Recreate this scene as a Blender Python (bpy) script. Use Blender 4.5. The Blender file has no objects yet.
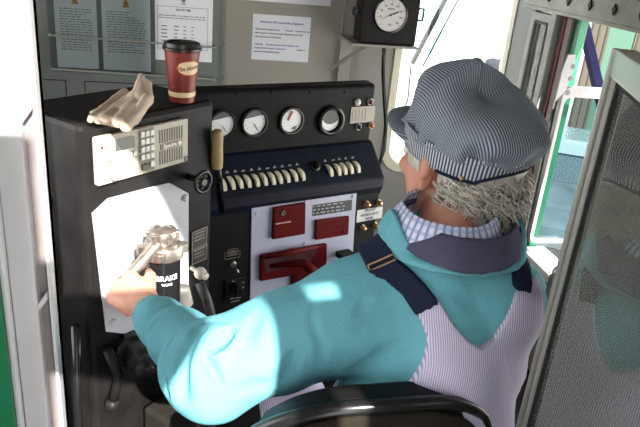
import bpy, bmesh, math, random
import numpy as np
from mathutils import Vector, Matrix
FAST = False
WORLD_S = 6.0; SUN_S = 20.0; EXPO = 0.0

random.seed(4)
rng = np.random.RandomState(7)
SC = bpy.context.scene
COL = SC.collection
PI = math.pi

# ------------------------------------------------------------------ camera
FPX = 652.0; CX, CY = 320.0, 213.5
CAM = np.array([0, 0, 1.70])
_dn = np.array([175 - CX, 1770 - CY, FPX]); _dn /= np.linalg.norm(_dn); _up = -_dn
_fw = np.array([195 - CX, -72 - CY, FPX]); _fw -= _fw.dot(_up) * _up; _fw /= np.linalg.norm(_fw)
_rt = np.cross(_fw, _up)
if _rt[0] < 0: _rt = -_rt
RW = np.array([_rt, _fw, _up])
cd = bpy.data.cameras.new('camera'); cam = bpy.data.objects.new('camera', cd); COL.objects.link(cam)
cd.sensor_width = 36; cd.lens = FPX / 640 * 36; cd.clip_start = 0.02
r_, u_, b_ = RW @ np.array([1, 0, 0]), RW @ np.array([0, -1, 0]), RW @ np.array([0, 0, -1])
cam.matrix_world = Matrix([[r_[i], u_[i], b_[i], CAM[i]] for i in range(3)] + [[0, 0, 0, 1]])
SC.camera = cam

def ray(px, py):
    d = RW @ np.array([px - CX, py - CY, FPX]); return d / np.linalg.norm(d)
def at(px, py, dist): return CAM + ray(px, py) * dist
def onx(px, py, x): d = ray(px, py); return CAM + d * x / d[0]
def ony(px, py, y): d = ray(px, py); return CAM + d * y / d[1]
def onz(px, py, z): d = ray(px, py); return CAM + d * (z - CAM[2]) / d[2]
def onp(px, py, p, n):
    d = ray(px, py); return CAM + d * ((np.array(p) - CAM) @ n) / (d @ n)

# ------------------------------------------------------------------ materials
MATS = {}
def mat(name, col, rough=.5, metal=0., bump=0., bscale=60., var=0., vscale=8., spec=None, coat=0., emit=0., tcoord='Object'):
    if name in MATS: return MATS[name]
    m = bpy.data.materials.new(name); m.use_nodes = True; nt = m.node_tree; N = nt.nodes; L = nt.links
    b = N['Principled BSDF']
    b.inputs['Base Color'].default_value = (*col, 1); b.inputs['Roughness'].default_value = rough
    b.inputs['Metallic'].default_value = metal
    if spec is not None: b.inputs['Specular IOR Level'].default_value = spec
    if coat: b.inputs['Coat Weight'].default_value = coat; b.inputs['Coat Roughness'].default_value = .15
    if emit: b.inputs['Emission Color'].default_value = (*col, 1); b.inputs['Emission Strength'].default_value = emit
    tc = N.new('ShaderNodeTexCoord')
    if var:
        n = N.new('ShaderNodeTexNoise'); n.inputs['Scale'].default_value = vscale; n.inputs['Detail'].default_value = 6
        L.new(tc.outputs[tcoord], n.inputs['Vector'])
        r = N.new('ShaderNodeValToRGB'); r.color_ramp.elements[0].position = .3; r.color_ramp.elements[1].position = .7
        lo = [max(0, c * (1 - var)) for c in col]; hi = [min(1, c * (1 + var)) for c in col]
        r.color_ramp.elements[0].color = (*lo, 1); r.color_ramp.elements[1].color = (*hi, 1)
        L.new(n.outputs['Fac'], r.inputs['Fac']); L.new(r.outputs['Color'], b.inputs['Base Color'])
    if bump:
        n2 = N.new('ShaderNodeTexNoise'); n2.inputs['Scale'].default_value = bscale; n2.inputs['Detail'].default_value = 5
        L.new(tc.outputs[tcoord], n2.inputs['Vector'])
        bp = N.new('ShaderNodeBump'); bp.inputs['Strength'].default_value = bump; bp.inputs['Distance'].default_value = .004
        L.new(n2.outputs['Fac'], bp.inputs['Height']); L.new(bp.outputs['Normal'], b.inputs['Normal'])
    MATS[name] = m
    return m

def glass(name, tint=(1, 1, 1), ior=1.5, rough=0.0, dust=0.):
    m = bpy.data.materials.new(name); m.use_nodes = True; nt = m.node_tree; N = nt.nodes; L = nt.links
    N.remove(N['Principled BSDF']); o = N['Material Output']
    t = N.new('ShaderNodeBsdfTransparent'); t.inputs['Color'].default_value = (*tint, 1)
    g = N.new('ShaderNodeBsdfGlossy'); g.inputs['Roughness'].default_value = rough
    f = N.new('ShaderNodeFresnel'); f.inputs['IOR'].default_value = ior
    x = N.new('ShaderNodeMixShader'); L.new(f.outputs[0], x.inputs[0]); L.new(t.outputs[0], x.inputs[1]); L.new(g.outputs[0], x.inputs[2])
    if dust:
        df = N.new('ShaderNodeBsdfDiffuse'); df.inputs['Color'].default_value = (.50, .52, .47, 1)
        tc = N.new('ShaderNodeTexCoord'); nz = N.new('ShaderNodeTexNoise'); nz.inputs['Scale'].default_value = 5; nz.inputs['Detail'].default_value = 6; L.new(tc.outputs['Object'], nz.inputs['Vector'])
        mr = N.new('ShaderNodeMapRange'); mr.inputs['From Min'].default_value = .25; mr.inputs['From Max'].default_value = .8; mr.inputs['To Min'].default_value = dust * .6; mr.inputs['To Max'].default_value = dust * 1.5
        L.new(nz.outputs['Fac'], mr.inputs['Value']); y = N.new('ShaderNodeMixShader'); L.new(mr.outputs[0], y.inputs[0]); L.new(x.outputs[0], y.inputs[1]); L.new(df.outputs[0], y.inputs[2]); x = y
    L.new(x.outputs[0], o.inputs['Surface']); MATS[name] = m; return m

def stripes(name, c1, c2, period, duty=.5, rough=.9, use='UV', axis=0, soft=.15, warp=0., plaid=None, fade=0.):
    """woven fabric stripes running along the cloth's own coordinates"""
    m = bpy.data.materials.new(name); m.use_nodes = True; nt = m.node_tree; N = nt.nodes; L = nt.links
    b = N['Principled BSDF']; b.inputs['Roughness'].default_value = rough; b.inputs['Specular IOR Level'].default_value = .2
    tc = N.new('ShaderNodeTexCoord'); sp = N.new('ShaderNodeSeparateXYZ')
    if warp:
        nz = N.new('ShaderNodeTexNoise'); nz.inputs['Scale'].default_value = 9; L.new(tc.outputs[use], nz.inputs['Vector'])
        mx = N.new('ShaderNodeVectorMath'); mx.operation = 'MULTIPLY_ADD'; mx.inputs[1].default_value = (warp,) * 3
        L.new(nz.outputs['Color'], mx.inputs[0]); L.new(tc.outputs[use], mx.inputs[2]); L.new(mx.outputs[0], sp.inputs[0])
    else: L.new(tc.outputs[use], sp.inputs[0])
    def band(ax, per, du):
        a = N.new('ShaderNodeMath'); a.operation = 'MULTIPLY'; a.inputs[1].default_value = 2 * PI / per; L.new(sp.outputs[ax], a.inputs[0])
        s = N.new('ShaderNodeMath'); s.operation = 'SINE'; L.new(a.outputs[0], s.inputs[0])
        r = N.new('ShaderNodeMapRange'); c = math.cos(PI * du)
        r.inputs['From Min'].default_value = c - soft * 2; r.inputs['From Max'].default_value = c + soft * 2
        L.new(s.outputs[0], r.inputs['Value']); return r.outputs[0]
    mix = N.new('ShaderNodeMixRGB'); mix.inputs['Color1'].default_value = (*c1, 1); mix.inputs['Color2'].default_value = (*c2, 1)
    L.new(band(axis, period, duty), mix.inputs['Fac']); out = mix
    if plaid:
        for ax, per, du, colr, amt in plaid:
            m2 = N.new('ShaderNodeMixRGB'); m2.inputs['Color2'].default_value = (*colr, 1)
            mm = N.new('ShaderNodeMath'); mm.operation = 'MULTIPLY'; mm.inputs[1].default_value = amt
            L.new(band(ax, per, du), mm.inputs[0]); L.new(mm.outputs[0], m2.inputs['Fac']); L.new(out.outputs[0], m2.inputs['Color1']); out = m2
    if fade:
        nf = N.new('ShaderNodeTexNoise'); nf.inputs['Scale'].default_value = 14; nf.inputs['Detail'].default_value = 4; L.new(tc.outputs['Object'], nf.inputs['Vector'])
        mf = N.new('ShaderNodeMapRange'); mf.inputs['From Min'].default_value = .35; mf.inputs['From Max'].default_value = .7; mf.inputs['To Max'].default_value = fade
        L.new(nf.outputs['Fac'], mf.inputs['Value'])
        m3 = N.new('ShaderNodeMixRGB'); m3.inputs['Color2'].default_value = (*[(a * .5 + b2 * .5) for a, b2 in zip(c1, c2)], 1)
        L.new(mf.outputs[0], m3.inputs['Fac']); L.new(out.outputs[0], m3.inputs['Color1']); out = m3
    L.new(out.outputs[0], b.inputs['Base Color'])
    MATS[name] = m; return m

wall_p = mat('wall_paint', (.285, .262, .228), .55, bump=.05, bscale=20, var=.06, vscale=2.5)
wall_dark = mat('greygreen_paint', (.17, .185, .17), .35, bump=.04, bscale=15, var=.1, vscale=3)
blk = mat('black_paint', (.010, .009, .009), .48, spec=.15, bump=.10, bscale=90, var=.35, vscale=14)
blk2 = mat('console_black', (.0075, .0075, .0075), .55, spec=.14, bump=.12, bscale=70, var=.3, vscale=12)
blueblk = mat('blue_black_paint', (.005, .0075, .016), .5, spec=.2, bump=.1, bscale=90, var=.35, vscale=16)
gloss_blk = mat('gloss_black', (.009, .009, .010), .25, spec=.4)
rubber = mat('black_rubber', (.018, .018, .018), .7)
greyplate = mat('grey_enamel', (.45, .46, .57), .45, var=.05, vscale=7)
whiteplate = mat('white_enamel', (.50, .50, .53), .5, var=.05, vscale=6)
redp = mat('red_enamel', (.095, .0035, .005), .5, spec=.10, bump=.15, bscale=40, var=.15, vscale=12)
radio_m = mat('radio_grey', (.44, .40, .335), .5, bump=.05)
radio_dk = mat('radio_dark', (.16, .15, .12), .5)
white_key = mat('white_key', (.72, .72, .69), .4)
led_red = mat('red_led', (.8, .02, .02), .3)
lcd = mat('dark_display', (.03, .045, .035), .12)
paper = mat('white_paper', (.70, .70, .75), .7)
paper2 = mat('aged_paper', (.85, .87, .90), .6)
ink = mat('black_ink', (.05, .05, .07), .7)
inkblue = mat('blue_ink', (.04, .10, .35), .7)
orange = mat('orange_ink', (.62, .22, .04), .6)
cream = mat('cream_plastic', (.72, .66, .49), .4)
wood = mat('worn_wood', (.36, .25, .12), .45, bump=.1, bscale=30, var=.2, vscale=10)
brass = mat('worn_brass', (.50, .31, .16), .32, metal=.9)
steel = mat('worn_steel', (.30, .26, .225), .34, metal=.8, bump=.25, bscale=60, var=.45, vscale=30)
alum = mat('aluminium', (.46, .45, .41), .4, metal=.45, bump=.05)
dkbrown = mat('brown_bracket', (.085, .06, .035), .4, metal=.5)
dialw = mat('dial_white', (.80, .80, .80), .35)
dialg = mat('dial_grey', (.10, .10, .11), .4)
cupred = mat('cup_red', (.185, .012, .007), .45)
cupcream = mat('cup_cream', (.75, .60, .35), .5)
cuplid = mat('cup_lid_brown', (.018, .012, .010), .3)
cuporange = mat('cup_orange', (.55, .07, .02), .5)
glove = mat('cotton_cloth', (.60, .47, .375), .95, bump=.35, bscale=160, var=.08, vscale=20, spec=.1)
skin = mat('skin', (.56, .265, .185), .5, bump=.12, bscale=130, var=.14, vscale=25, spec=.35)
skin.node_tree.nodes['Principled BSDF'].inputs['Subsurface Weight'].default_value = .12
skin.node_tree.nodes['Principled BSDF'].inputs['Subsurface Radius'].default_value = (.02, .008, .004)
skin.node_tree.nodes['Principled BSDF'].inputs['Subsurface Scale'].default_value = .3
hairm = mat('grey_hair', (.45, .41, .36), .55, var=.3, vscale=60, bump=.3, bscale=140)
teal = mat('teal_sweatshirt', (.125, .35, .41), .9, bump=.25, bscale=260, var=.07, vscale=10, spec=.15)
lining = mat('purple_lining', (.075, .070, .115), .95, bump=.35, bscale=220, var=.08, vscale=18, spec=.1)
navy = mat('navy_webbing', (.008, .012, .033), .8, bump=.2, bscale=200, spec=.2)
chairm = mat('chair_vinyl', (.007, .006, .006), .5, spec=.15, bump=.2, bscale=120, var=.2, vscale=20)
chairshell = mat('chair_back_fabric', (.017, .014, .011), .85, spec=.08, bump=.25, bscale=160, var=.12, vscale=14)
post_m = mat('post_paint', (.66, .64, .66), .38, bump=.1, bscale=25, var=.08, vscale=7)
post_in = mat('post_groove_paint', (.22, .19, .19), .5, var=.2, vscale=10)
green = mat('green_paint', (.01, .17, .07), .4, bump=.15, bscale=30, var=.18, vscale=12)
dgrey = mat('dark_grey_paint', (.045, .043, .046), .45, bump=.06, var=.1)
sash_m = mat('sash_paint', (.20, .195, .18), .45, bump=.05, var=.15)
brown = mat('brown_trim', (.12, .09, .08), .5, var=.2)
redline = mat('red_seal', (.22, .02, .015), .5)
floor_m = mat('floor_rubber', (.016, .016, .015), .7, bump=.2, bscale=40, var=.2)
rail_m = mat('rail_paint', (.16, .165, .12), .42, bump=.15, bscale=25, var=.3, vscale=9)
ground_m = mat('concrete_ground', (.55, .54, .50), .9, var=.12, vscale=.6)
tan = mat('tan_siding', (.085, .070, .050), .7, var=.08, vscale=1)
bluebeam = mat('blue_beam', (.004, .0035, .016), .8, spec=.05, var=.2, vscale=5)
frame_m = mat('deflector_paint', (.30, .285, .28), .4, var=.1)
whitep = mat('white_paint', (.78, .76, .76), .4, var=.04)
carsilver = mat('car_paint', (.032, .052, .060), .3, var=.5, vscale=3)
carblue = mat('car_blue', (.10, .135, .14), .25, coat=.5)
carglass = mat('car_glass', (.02, .035, .045), .06)
leaf = mat('tree_green', (.012, .04, .02), .8, var=.5, vscale=3)
jacket = mat('dark_jacket', (.010, .013, .022), .8)
clear = glass('clear_glass', (.97, .98, .97), 1.45)
holder = glass('plastic_sheet', (.88, .91, .90), 1.5, .06)
doorglass = glass('tinted_glass', (.50, .52, .49), 3.6, .0, dust=.20)
defglass = glass('deflector_glass', (.62, .70, .72), 1.12)

# ------------------------------------------------------------------ mesh building
def V(a): return np.array(a, float)
class MB:
    def __init__(s): s.v = []; s.f = []
    def add(s, vs, fs):
        b = len(s.v); s.v += [tuple(map(float, p)) for p in vs]; s.f += [tuple(i + b for i in f) for f in fs]; return s
    def box(s, F, lo, hi):
        """box in a frame F=(origin,x,y,z)"""
        o, x, y, z = [V(q) for q in F]
        P = [o + x * a + y * b + z * c for a in (lo[0], hi[0]) for b in (lo[1], hi[1]) for c in (lo[2], hi[2])]
        return s.add(P, [(0, 1, 3, 2), (4, 6, 7, 5), (0, 4, 5, 1), (2, 3, 7, 6), (0, 2, 6, 4), (1, 5, 7, 3)])
    def prism(s, F, poly, d0, d1):
        """polygon in frame x,y extruded along z"""
        o, x, y, z = [V(q) for q in F]; n = len(poly)
        P = [o + x * a + y * b + z * d0 for a, b in poly] + [o + x * a + y * b + z * d1 for a, b in poly]
        return s.add(P, [tuple(range(n))[::-1], tuple(range(n, 2 * n))] + [(i, (i + 1) % n, n + (i + 1) % n, n + i) for i in range(n)])
    def lathe(s, o, ax, prof, seg=28, arc=None):
        """prof: list of (r, h) along axis"""
        o = V(o); ax = V(ax); ax = ax / np.linalg.norm(ax)
        t = V((0, 0, 1)) if abs(ax[2]) < .9 else V((1, 0, 0)); x = np.cross(t, ax); x /= np.linalg.norm(x); y = np.cross(ax, x)
        vs = []; fs = []; m = len(prof)
        for i in range(seg):
            a = 2 * PI * i / seg; d = x * math.cos(a) + y * math.sin(a)
            for r, h in prof: vs.append(o + d * r + ax * h)
        for i in range(seg):
            j = (i + 1) % seg
            for k in range(m - 1): fs.append((i * m + k, j * m + k, j * m + k + 1, i * m + k + 1))
        if prof[0][0] > 1e-5: fs.append(tuple(i * m for i in range(seg))[::-1])
        if prof[-1][0] > 1e-5: fs.append(tuple(i * m + m - 1 for i in range(seg)))
        return s.add(vs, fs)
    def cyl(s, a, b, r0, r1=None, seg=20):
        a = V(a); b = V(b); h = np.linalg.norm(b - a); r1 = r0 if r1 is None else r1
        return s.lathe(a, b - a, [(r0, 0), (r1, h)], seg)
    def ball(s, c, r, ax=(0, 0, 1), seg=18, sq=1.):
        return s.lathe(c, ax, [(max(r * math.sin(PI * k / 10), 1e-6), -r * sq * math.cos(PI * k / 10)) for k in range(11)], seg)
    def tube(s, pts, r, seg=10):
        pts = [V(p) for p in pts]; n = len(pts); vs = []; fs = []; prev = None
        for i, p in enumerate(pts):
            t = pts[min(i + 1, n - 1)] - pts[max(i - 1, 0)]; t /= np.linalg.norm(t)
            if prev is None: q = V((0, 0, 1)) if abs(t[2]) < .9 else V((1, 0, 0)); x = np.cross(q, t)
            else: x = prev - t * prev.dot(t)
            x /= np.linalg.norm(x); prev = x; y = np.cross(t, x); rr = r[i] if hasattr(r, '__len__') else r
            for k in range(seg):
                a = 2 * PI * k / seg; vs.append(p + (x * math.cos(a) + y * math.sin(a)) * rr)
        for i in range(n - 1):
            for k in range(seg):
                k2 = (k + 1) % seg; fs.append((i * seg + k, i * seg + k2, (i + 1) * seg + k2, (i + 1) * seg + k))
        fs.append(tuple(range(seg))[::-1]); fs.append(tuple((n - 1) * seg + k for k in range(seg)))
        return s.add(vs, fs)
    def strip(s, fn, nu, nv, closed_u=False):
        vs = [fn(i / (nu if closed_u else nu - 1), j / (nv - 1)) for i in range(nu) for j in range(nv)]; fs = []
        for i in range(nu if closed_u else nu - 1):
            i2 = (i + 1) % nu
            for j in range(nv - 1): fs.append((i * nv + j, i2 * nv + j, i2 * nv + j + 1, i * nv + j + 1))
        return s.add(vs, fs)

WORLD = {}
def wpos(o): return WORLD.get(o.name, V((0, 0, 0)))
def link(o, parent, pos):
    COL.objects.link(o); WORLD[o.name] = V(pos)
    if parent is not None: o.parent = parent; o.location = V(pos) - wpos(parent)
    else: o.location = pos
    return o
def tag(o, label=None, cat=None, group=None, kind=None):
    if label: o['label'] = label
    if cat: o['category'] = cat
    if group: o['group'] = group
    if kind: o['kind'] = kind
    return o
def thing(name, pos, label, cat, group=None):
    o = bpy.data.objects.new(name, None); o.empty_display_size = .05; link(o, None, pos); return tag(o, label, cat, group)
def build(name, mb, m, parent=None, smooth=False, bevel=0., label=None, uv=None, solid=0., sub=0, angle=.6):
    if isinstance(mb, MB): v = np.array(mb.v); f = mb.f
    else: v, f = mb; v = np.array(v)
    lo, hi = v.min(0), v.max(0); pos = (lo + hi) / 2
    if parent is None: pos[2] = lo[2]
    me = bpy.data.meshes.new(name); me.from_pydata((v - pos).tolist(), [], f if isinstance(f, list) else f.tolist())
    me.validate(); me.materials.append(m)
    bm = bmesh.new(); bm.from_mesh(me); bmesh.ops.recalc_face_normals(bm, faces=bm.faces); bm.to_mesh(me); bm.free()
    if uv is not None:
        ul = me.uv_layers.new(name='uv'); li = np.zeros(len(me.loops), int); me.loops.foreach_get('vertex_index', li)
        ul.data.foreach_set('uv', np.array(uv)[li].astype(np.float32).ravel())
    o = bpy.data.objects.new(name, me); link(o, parent, pos)
    if smooth:
        me.polygons.foreach_set('use_smooth', [True] * len(me.polygons))
        if smooth == 'angle': me.set_sharp_from_angle(angle=angle)
    if solid: md = o.modifiers.new('solid', 'SOLIDIFY'); md.thickness = solid; md.offset = 0
    if bevel: md = o.modifiers.new('bevel', 'BEVEL'); md.width = bevel; md.segments = 2; md.limit_method = 'ANGLE'; md.angle_limit = .6
    if sub: md = o.modifiers.new('sub', 'SUBSURF'); md.levels = sub; md.render_levels = sub
    if label: o['label'] = label
    return o
def struct(name, mb, m, **k): o = build(name, mb, m, **k); o['kind'] = 'structure'; return o
def text_mb(txt, size, F, off=.0006, align='CENTER', shear=0., bold=0.):
    """letters as mesh in frame (origin, right, up, normal)"""
    cu = bpy.data.curves.new('txt', 'FONT'); cu.body = txt; cu.size = size; cu.align_x = align; cu.align_y = 'CENTER'; cu.shear = shear; cu.offset = bold
    cu.resolution_u = 2
    ob = bpy.data.objects.new('txt', cu); COL.objects.link(ob); bpy.context.view_layer.update()
    me = ob.evaluated_get(bpy.context.evaluated_depsgraph_get()).to_mesh()
    o, x, y, z = [V(q) for q in F]
    vs = [o + x * v.co.x + y * v.co.y + z * off for v in me.vertices]; fs = [tuple(p.vertices) for p in me.polygons]
    mb = MB(); mb.add(vs, fs); ob.to_mesh_clear(); bpy.data.objects.remove(ob); return mb
def rect(x0, y0, x1, y1): return [(x0, y0), (x1, y0), (x1, y1), (x0, y1)]
def rrect(x0, y0, x1, y1, r, n=5, corners=(1, 1, 1, 1)):
    P = []
    for (cx, cy, a0, on) in ((x1 - r, y0 + r, -PI / 2, corners[0]), (x1 - r, y1 - r, 0, corners[1]), (x0 + r, y1 - r, PI / 2, corners[2]), (x0 + r, y0 + r, PI, corners[3])):
        if on:
            for k in range(n + 1): a = a0 + PI / 2 * k / n; P.append((cx + r * math.cos(a), cy + r * math.sin(a)))
        else: P.append((cx + r * (math.cos(a0) + math.cos(a0 + PI / 2)), cy + r * (math.sin(a0) + math.sin(a0 + PI / 2))))
    return P
def ringplate(mb, F, outer, inner, d0, d1):
    """plate with a hole: outer and inner loops with the same number of points"""
    o, x, y, z = [V(q) for q in F]; n = len(outer)
    P = [o + x * a + y * b + z * d for d in (d0, d1) for L in (outer, inner) for a, b in L]; fs = []
    for i in range(n):
        j = (i + 1) % n
        fs += [(i, j, n + j, n + i), (2 * n + i, 3 * n + i, 3 * n + j, 2 * n + j), (i, 2 * n + i, 2 * n + j, j), (n + i, n + j, 3 * n + j, 3 * n + i)]
    return mb.add(P, fs)
W0 = ((0, 0, 0), (1, 0, 0), (0, 1, 0), (0, 0, 1))

# ------------------------------------------------------------------ signed-distance modelling
def snets(fn, lo, hi, h):
    lo = V(lo); hi = V(hi); n = np.ceil((hi - lo) / h).astype(int) + 1
    ax = [lo[i] + h * np.arange(n[i]) for i in range(3)]
    X, Y, Z = np.meshgrid(*ax, indexing='ij', sparse=False)
    X = X.astype(np.float32); Y = Y.astype(np.float32); Z = Z.astype(np.float32)
    f = fn(X, Y, Z).astype(np.float32); ins = f < 0
    c = np.zeros(tuple(n - 1), np.uint8); offs = [(a, b, d) for a in (0, 1) for b in (0, 1) for d in (0, 1)]
    for a, b, d in offs: c += ins[a:n[0] - 1 + a, b:n[1] - 1 + b, d:n[2] - 1 + d]
    I = np.argwhere((c > 0) & (c < 8)); idx = -np.ones(tuple(n - 1), int); idx[I[:, 0], I[:, 1], I[:, 2]] = np.arange(len(I))
    acc = np.zeros((len(I), 3)); cnt = np.zeros(len(I))
    for e0 in offs:
        for k in range(3):
            if e0[k]: continue
            e1 = list(e0); e1[k] = 1
            p0 = I + np.array(e0); p1 = I + np.array(e1)
            a = f[p0[:, 0], p0[:, 1], p0[:, 2]]; b = f[p1[:, 0], p1[:, 1], p1[:, 2]]; m = (a < 0) != (b < 0)
            t = np.where(m, a / np.where(m, a - b, 1), 0)
            acc += np.where(m[:, None], p0 + (p1 - p0) * t[:, None], 0); cnt += m
    vs = lo + h * acc / cnt[:, None]; fs = []
    for k in range(3):
        sl0 = [slice(None)] * 3; sl1 = [slice(None)] * 3; sl0[k] = slice(0, n[k] - 1); sl1[k] = slice(1, n[k])
        E = np.argwhere(ins[tuple(sl0)] != ins[tuple(sl1)]); a, b = [q for q in range(3) if q != k]
        E = E[(E[:, a] > 0) & (E[:, b] > 0) & (E[:, a] < n[a] - 1) & (E[:, b] < n[b] - 1)]
        q = []
        for da, db in ((-1, -1), (0, -1), (0, 0), (-1, 0)):
            p = E.copy(); p[:, a] += da; p[:, b] += db; q.append(idx[p[:, 0], p[:, 1], p[:, 2]])
        fs.append(np.stack(q, 1))
    return vs, np.concatenate(fs)
def cap(a, b, ra, rb, sc=None):
    """tapered capsule; sc stretches space about the axis start (flattened limbs)"""
    a = V(a); b = V(b)
    def g(X, Y, Z):
        P = [X - a[0], Y - a[1], Z - a[2]]; d = b - a; s = V((1, 1, 1)) if sc is None else V(sc)
        P = [p / q for p, q in zip(P, s)]; d = d / s; L = d.dot(d) + 1e-9
        t = np.clip((P[0] * d[0] + P[1] * d[1] + P[2] * d[2]) / L, 0, 1)
        return (np.sqrt((P[0] - d[0] * t) ** 2 + (P[1] - d[1] * t) ** 2 + (P[2] - d[2] * t) ** 2) - (ra + (rb - ra) * t)) * s.min()
    return g
def ell(c, r, B=None):
    """ellipsoid, radii along the basis rows B"""
    c = V(c); r = V(r); B = np.eye(3) if B is None else np.array(B)
    def g(X, Y, Z):
        x, y, z = X - c[0], Y - c[1], Z - c[2]
        q = [(x * B[i][0] + y * B[i][1] + z * B[i][2]) / r[i] for i in range(3)]
        k0 = np.sqrt(q[0] ** 2 + q[1] ** 2 + q[2] ** 2)
        k1 = np.sqrt((q[0] / r[0]) ** 2 + (q[1] / r[1]) ** 2 + (q[2] / r[2]) ** 2) + 1e-9
        return k0 * (k0 - 1) / k1
    return g
def smin(a, b, k):
    h = np.clip(.5 + .5 * (b - a) / k, 0, 1); return b + (a - b) * h - k * h * (1 - h)
def union(gs, k=.02):
    def g(X, Y, Z):
        r = None
        for q in gs:
            kk = k
            if isinstance(q, tuple): q, kk = q
            d = q(X, Y, Z); r = d if r is None else smin(r, d, kk)
        return r
    return g
def poly2(pts, A, B):
    """signed distance to a polygon in the plane spanned by coordinate indices A,B"""
    pts = V(pts)
    def g(*XYZ):
        x, y = XYZ[A], XYZ[B]; d = np.full(x.shape, 1e9, np.float32); s = np.ones(x.shape, np.float32); n = len(pts)
        for i in range(n):
            p, q = pts[i], pts[i - 1]; e = q - p; wx, wy = x - p[0], y - p[1]
            t = np.clip((wx * e[0] + wy * e[1]) / (e @ e), 0, 1); d = np.minimum(d, (wx - e[0] * t) ** 2 + (wy - e[1] * t) ** 2)
            c1 = y >= p[1]; c2 = y < q[1]; c3 = e[0] * wy > e[1] * wx
            fl = (c1 & c2 & c3) | (~c1 & ~c2 & ~c3); s = np.where(fl, -s, s)
        return s * np.sqrt(d)
    return g
def wn(X, Y, Z, s, seed=0):
    """smooth pseudo noise"""
    r = np.random.RandomState(seed); o = 0
    for k in range(4):
        d = r.randn(3); d /= np.linalg.norm(d); ph = r.rand() * 6.28
        o = o + np.sin((X * d[0] + Y * d[1] + Z * d[2]) * s * (1 + .35 * k) + ph)
    return o / 4
# ------------------------------------------------------------------ the cab shell
YW = 3.0; XR = 1.5; XL = -1.3; YB = -.30; ZC = 2.62
struct('floor', MB().box(W0, (XL - .05, YB - .05, -.06), (XR + .05, YW + .05, 0)), floor_m)
struct('ceiling', MB().box(W0, (XL - .05, YB - .05, ZC), (XR + .05, YW + .05, ZC + .05)), wall_p)
# front wall with the windshield opening
mb = MB(); wx0, wx1, wz0, wz1 = .955, 1.492, .69, 1.95
mb.box(W0, (XL, YW, 0), (wx0, YW + .06, ZC)).box(W0, (wx1, YW, 0), (XR, YW + .06, ZC)).box(W0, (wx0, YW, 0), (wx1, YW + .06, wz0)).box(W0, (wx0, YW, wz1), (wx1, YW + .06, ZC))
struct('wall_front', mb, wall_p)
FW = ((0, YW, 0), (1, 0, 0), (0, 0, 1), (0, -1, 0))
mb = ringplate(MB(), FW, rrect(wx0 - .03, wz0 - .03, wx1 + .006, wz1 + .03, .10, 8), rrect(wx0 + .005, wz0 + .005, wx1 - .004, wz1 - .01, .09, 8), -.05, .012)
w1 = struct('window_1', mb, cream, smooth='angle')
build('pane', MB().box(W0, (wx0, YW + .025, wz0), (wx1, YW + .031, wz1)), clear, w1)
struct('trim_1', MB().box(W0, (.655, YW - .035, .3), (.71, YW, ZC)).box(W0, (.655, YW - .04, .3), (.662, YW - .035, ZC)), wall_p, bevel=.004)
struct('trim_2', MB().box(W0, (.118, YW - .012, .3), (.128, YW, ZC)).cyl((.133, YW - .014, 1.24), (.133, YW, 1.24), .006).cyl((.133, YW - .014, 1.09), (.133, YW, 1.09), .006), wall_dark)
struct('wall_panel_front', MB().box(W0, (XL, YW - .008, .2), (.118, YW, ZC)), wall_dark)
mb = MB()
for (x0, x1) in ((-.70, -.545), (-.47, .09)):
    z0, z1 = .80, 1.045
    for a, b in (((x0, z0), (x1, z0 + .004)), ((x0, z1 - .004), (x1, z1)), ((x0, z0), (x0 + .004, z1)), ((x1 - .004, z0), (x1, z1))):
        mb.box(W0, (a[0], YW - .0105, a[1]), (b[0], YW - .008, b[1]))
struct('trim_3', mb, rubber)
# left wall, a wide opening lets in the daylight
mb = MB(); mb.box(W0, (XL - .05, YB, 0), (XL, YW, 1.0)).box(W0, (XL - .05, YB, 1.9), (XL, YW, ZC)).box(W0, (XL - .05, YB, 1.0), (XL, .1, 1.9)).box(W0, (XL - .05, 1.9, 1.0), (XL, YW, 1.9))
struct('wall_left', mb, wall_p)
# right wall with two openings
oz0, oz1 = .50, 1.50; ya, yb, yc, yd = .75, 2.44, 2.625, 2.76
mb = MB(); mb.box(W0, (XR, YB, 0), (XR + .05, YW + .06, oz0)).box(W0, (XR, YB, oz1), (XR + .05, YW + .06, ZC)).box(W0, (XR, YB, oz0), (XR + .05, ya, oz1)).box(W0, (XR, yd, oz0), (XR + .05, YW + .06, oz1))
struct('wall_right', mb, wall_p)
struct('trim_4', MB().box(W0, (XR - .008, 2.80, .3), (XR, YW - .001, ZC)), dgrey, bevel=.006)
# sash window near the corner
FS = ((XR, 0, 0), (0, 1, 0), (0, 0, 1), (-1, 0, 0))
w2 = struct('window_2', ringplate(MB(), FS, rrect(2.61, .62, 2.80, 1.495, .012, 3), rrect(2.645, .66, 2.755, 1.455, .012, 3), 0, .03), sash_m, bevel=.002)
build('pane', MB().box(W0, (XR - .016, 2.645, .66), (XR - .010, 2.755, 1.455)), clear, w2)
build('gasket', ringplate(MB(), FS, rrect(2.638, .652, 2.762, 1.462, .01, 3), rrect(2.65, .665, 2.75, 1.45, .01, 3), .02, .032), rubber, w2)
struct('trim_5', MB().box(W0, (XR - .045, 2.56, .3), (XR + .05, 2.60, 1.51)), sash_m, bevel=.003)
struct('trim_6', MB().box(W0, (XR - .02, 2.530, .3), (XR + .05, 2.56, 1.50)), brown, bevel=.002)
struct('trim_7', MB().box(W0, (XR - .024, 2.52, .3), (XR + .05, 2.528, 1.50)), redline)
struct('trim_8', MB().box(W0, (XR - .02, 2.475, .3), (XR + .05, 2.515, 1.50)), brown, bevel=.002)
struct('trim_9', MB().box(W0, (XR - .006, 2.435, .3), (XR + .03, 2.475, 1.50)), green, bevel=.002)
struct('windowsill', MB().box(W0, (XR - .05, ya, oz0 - .03), (XR + .07, yb, oz0 + .012)), whitep, bevel=.004)
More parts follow.
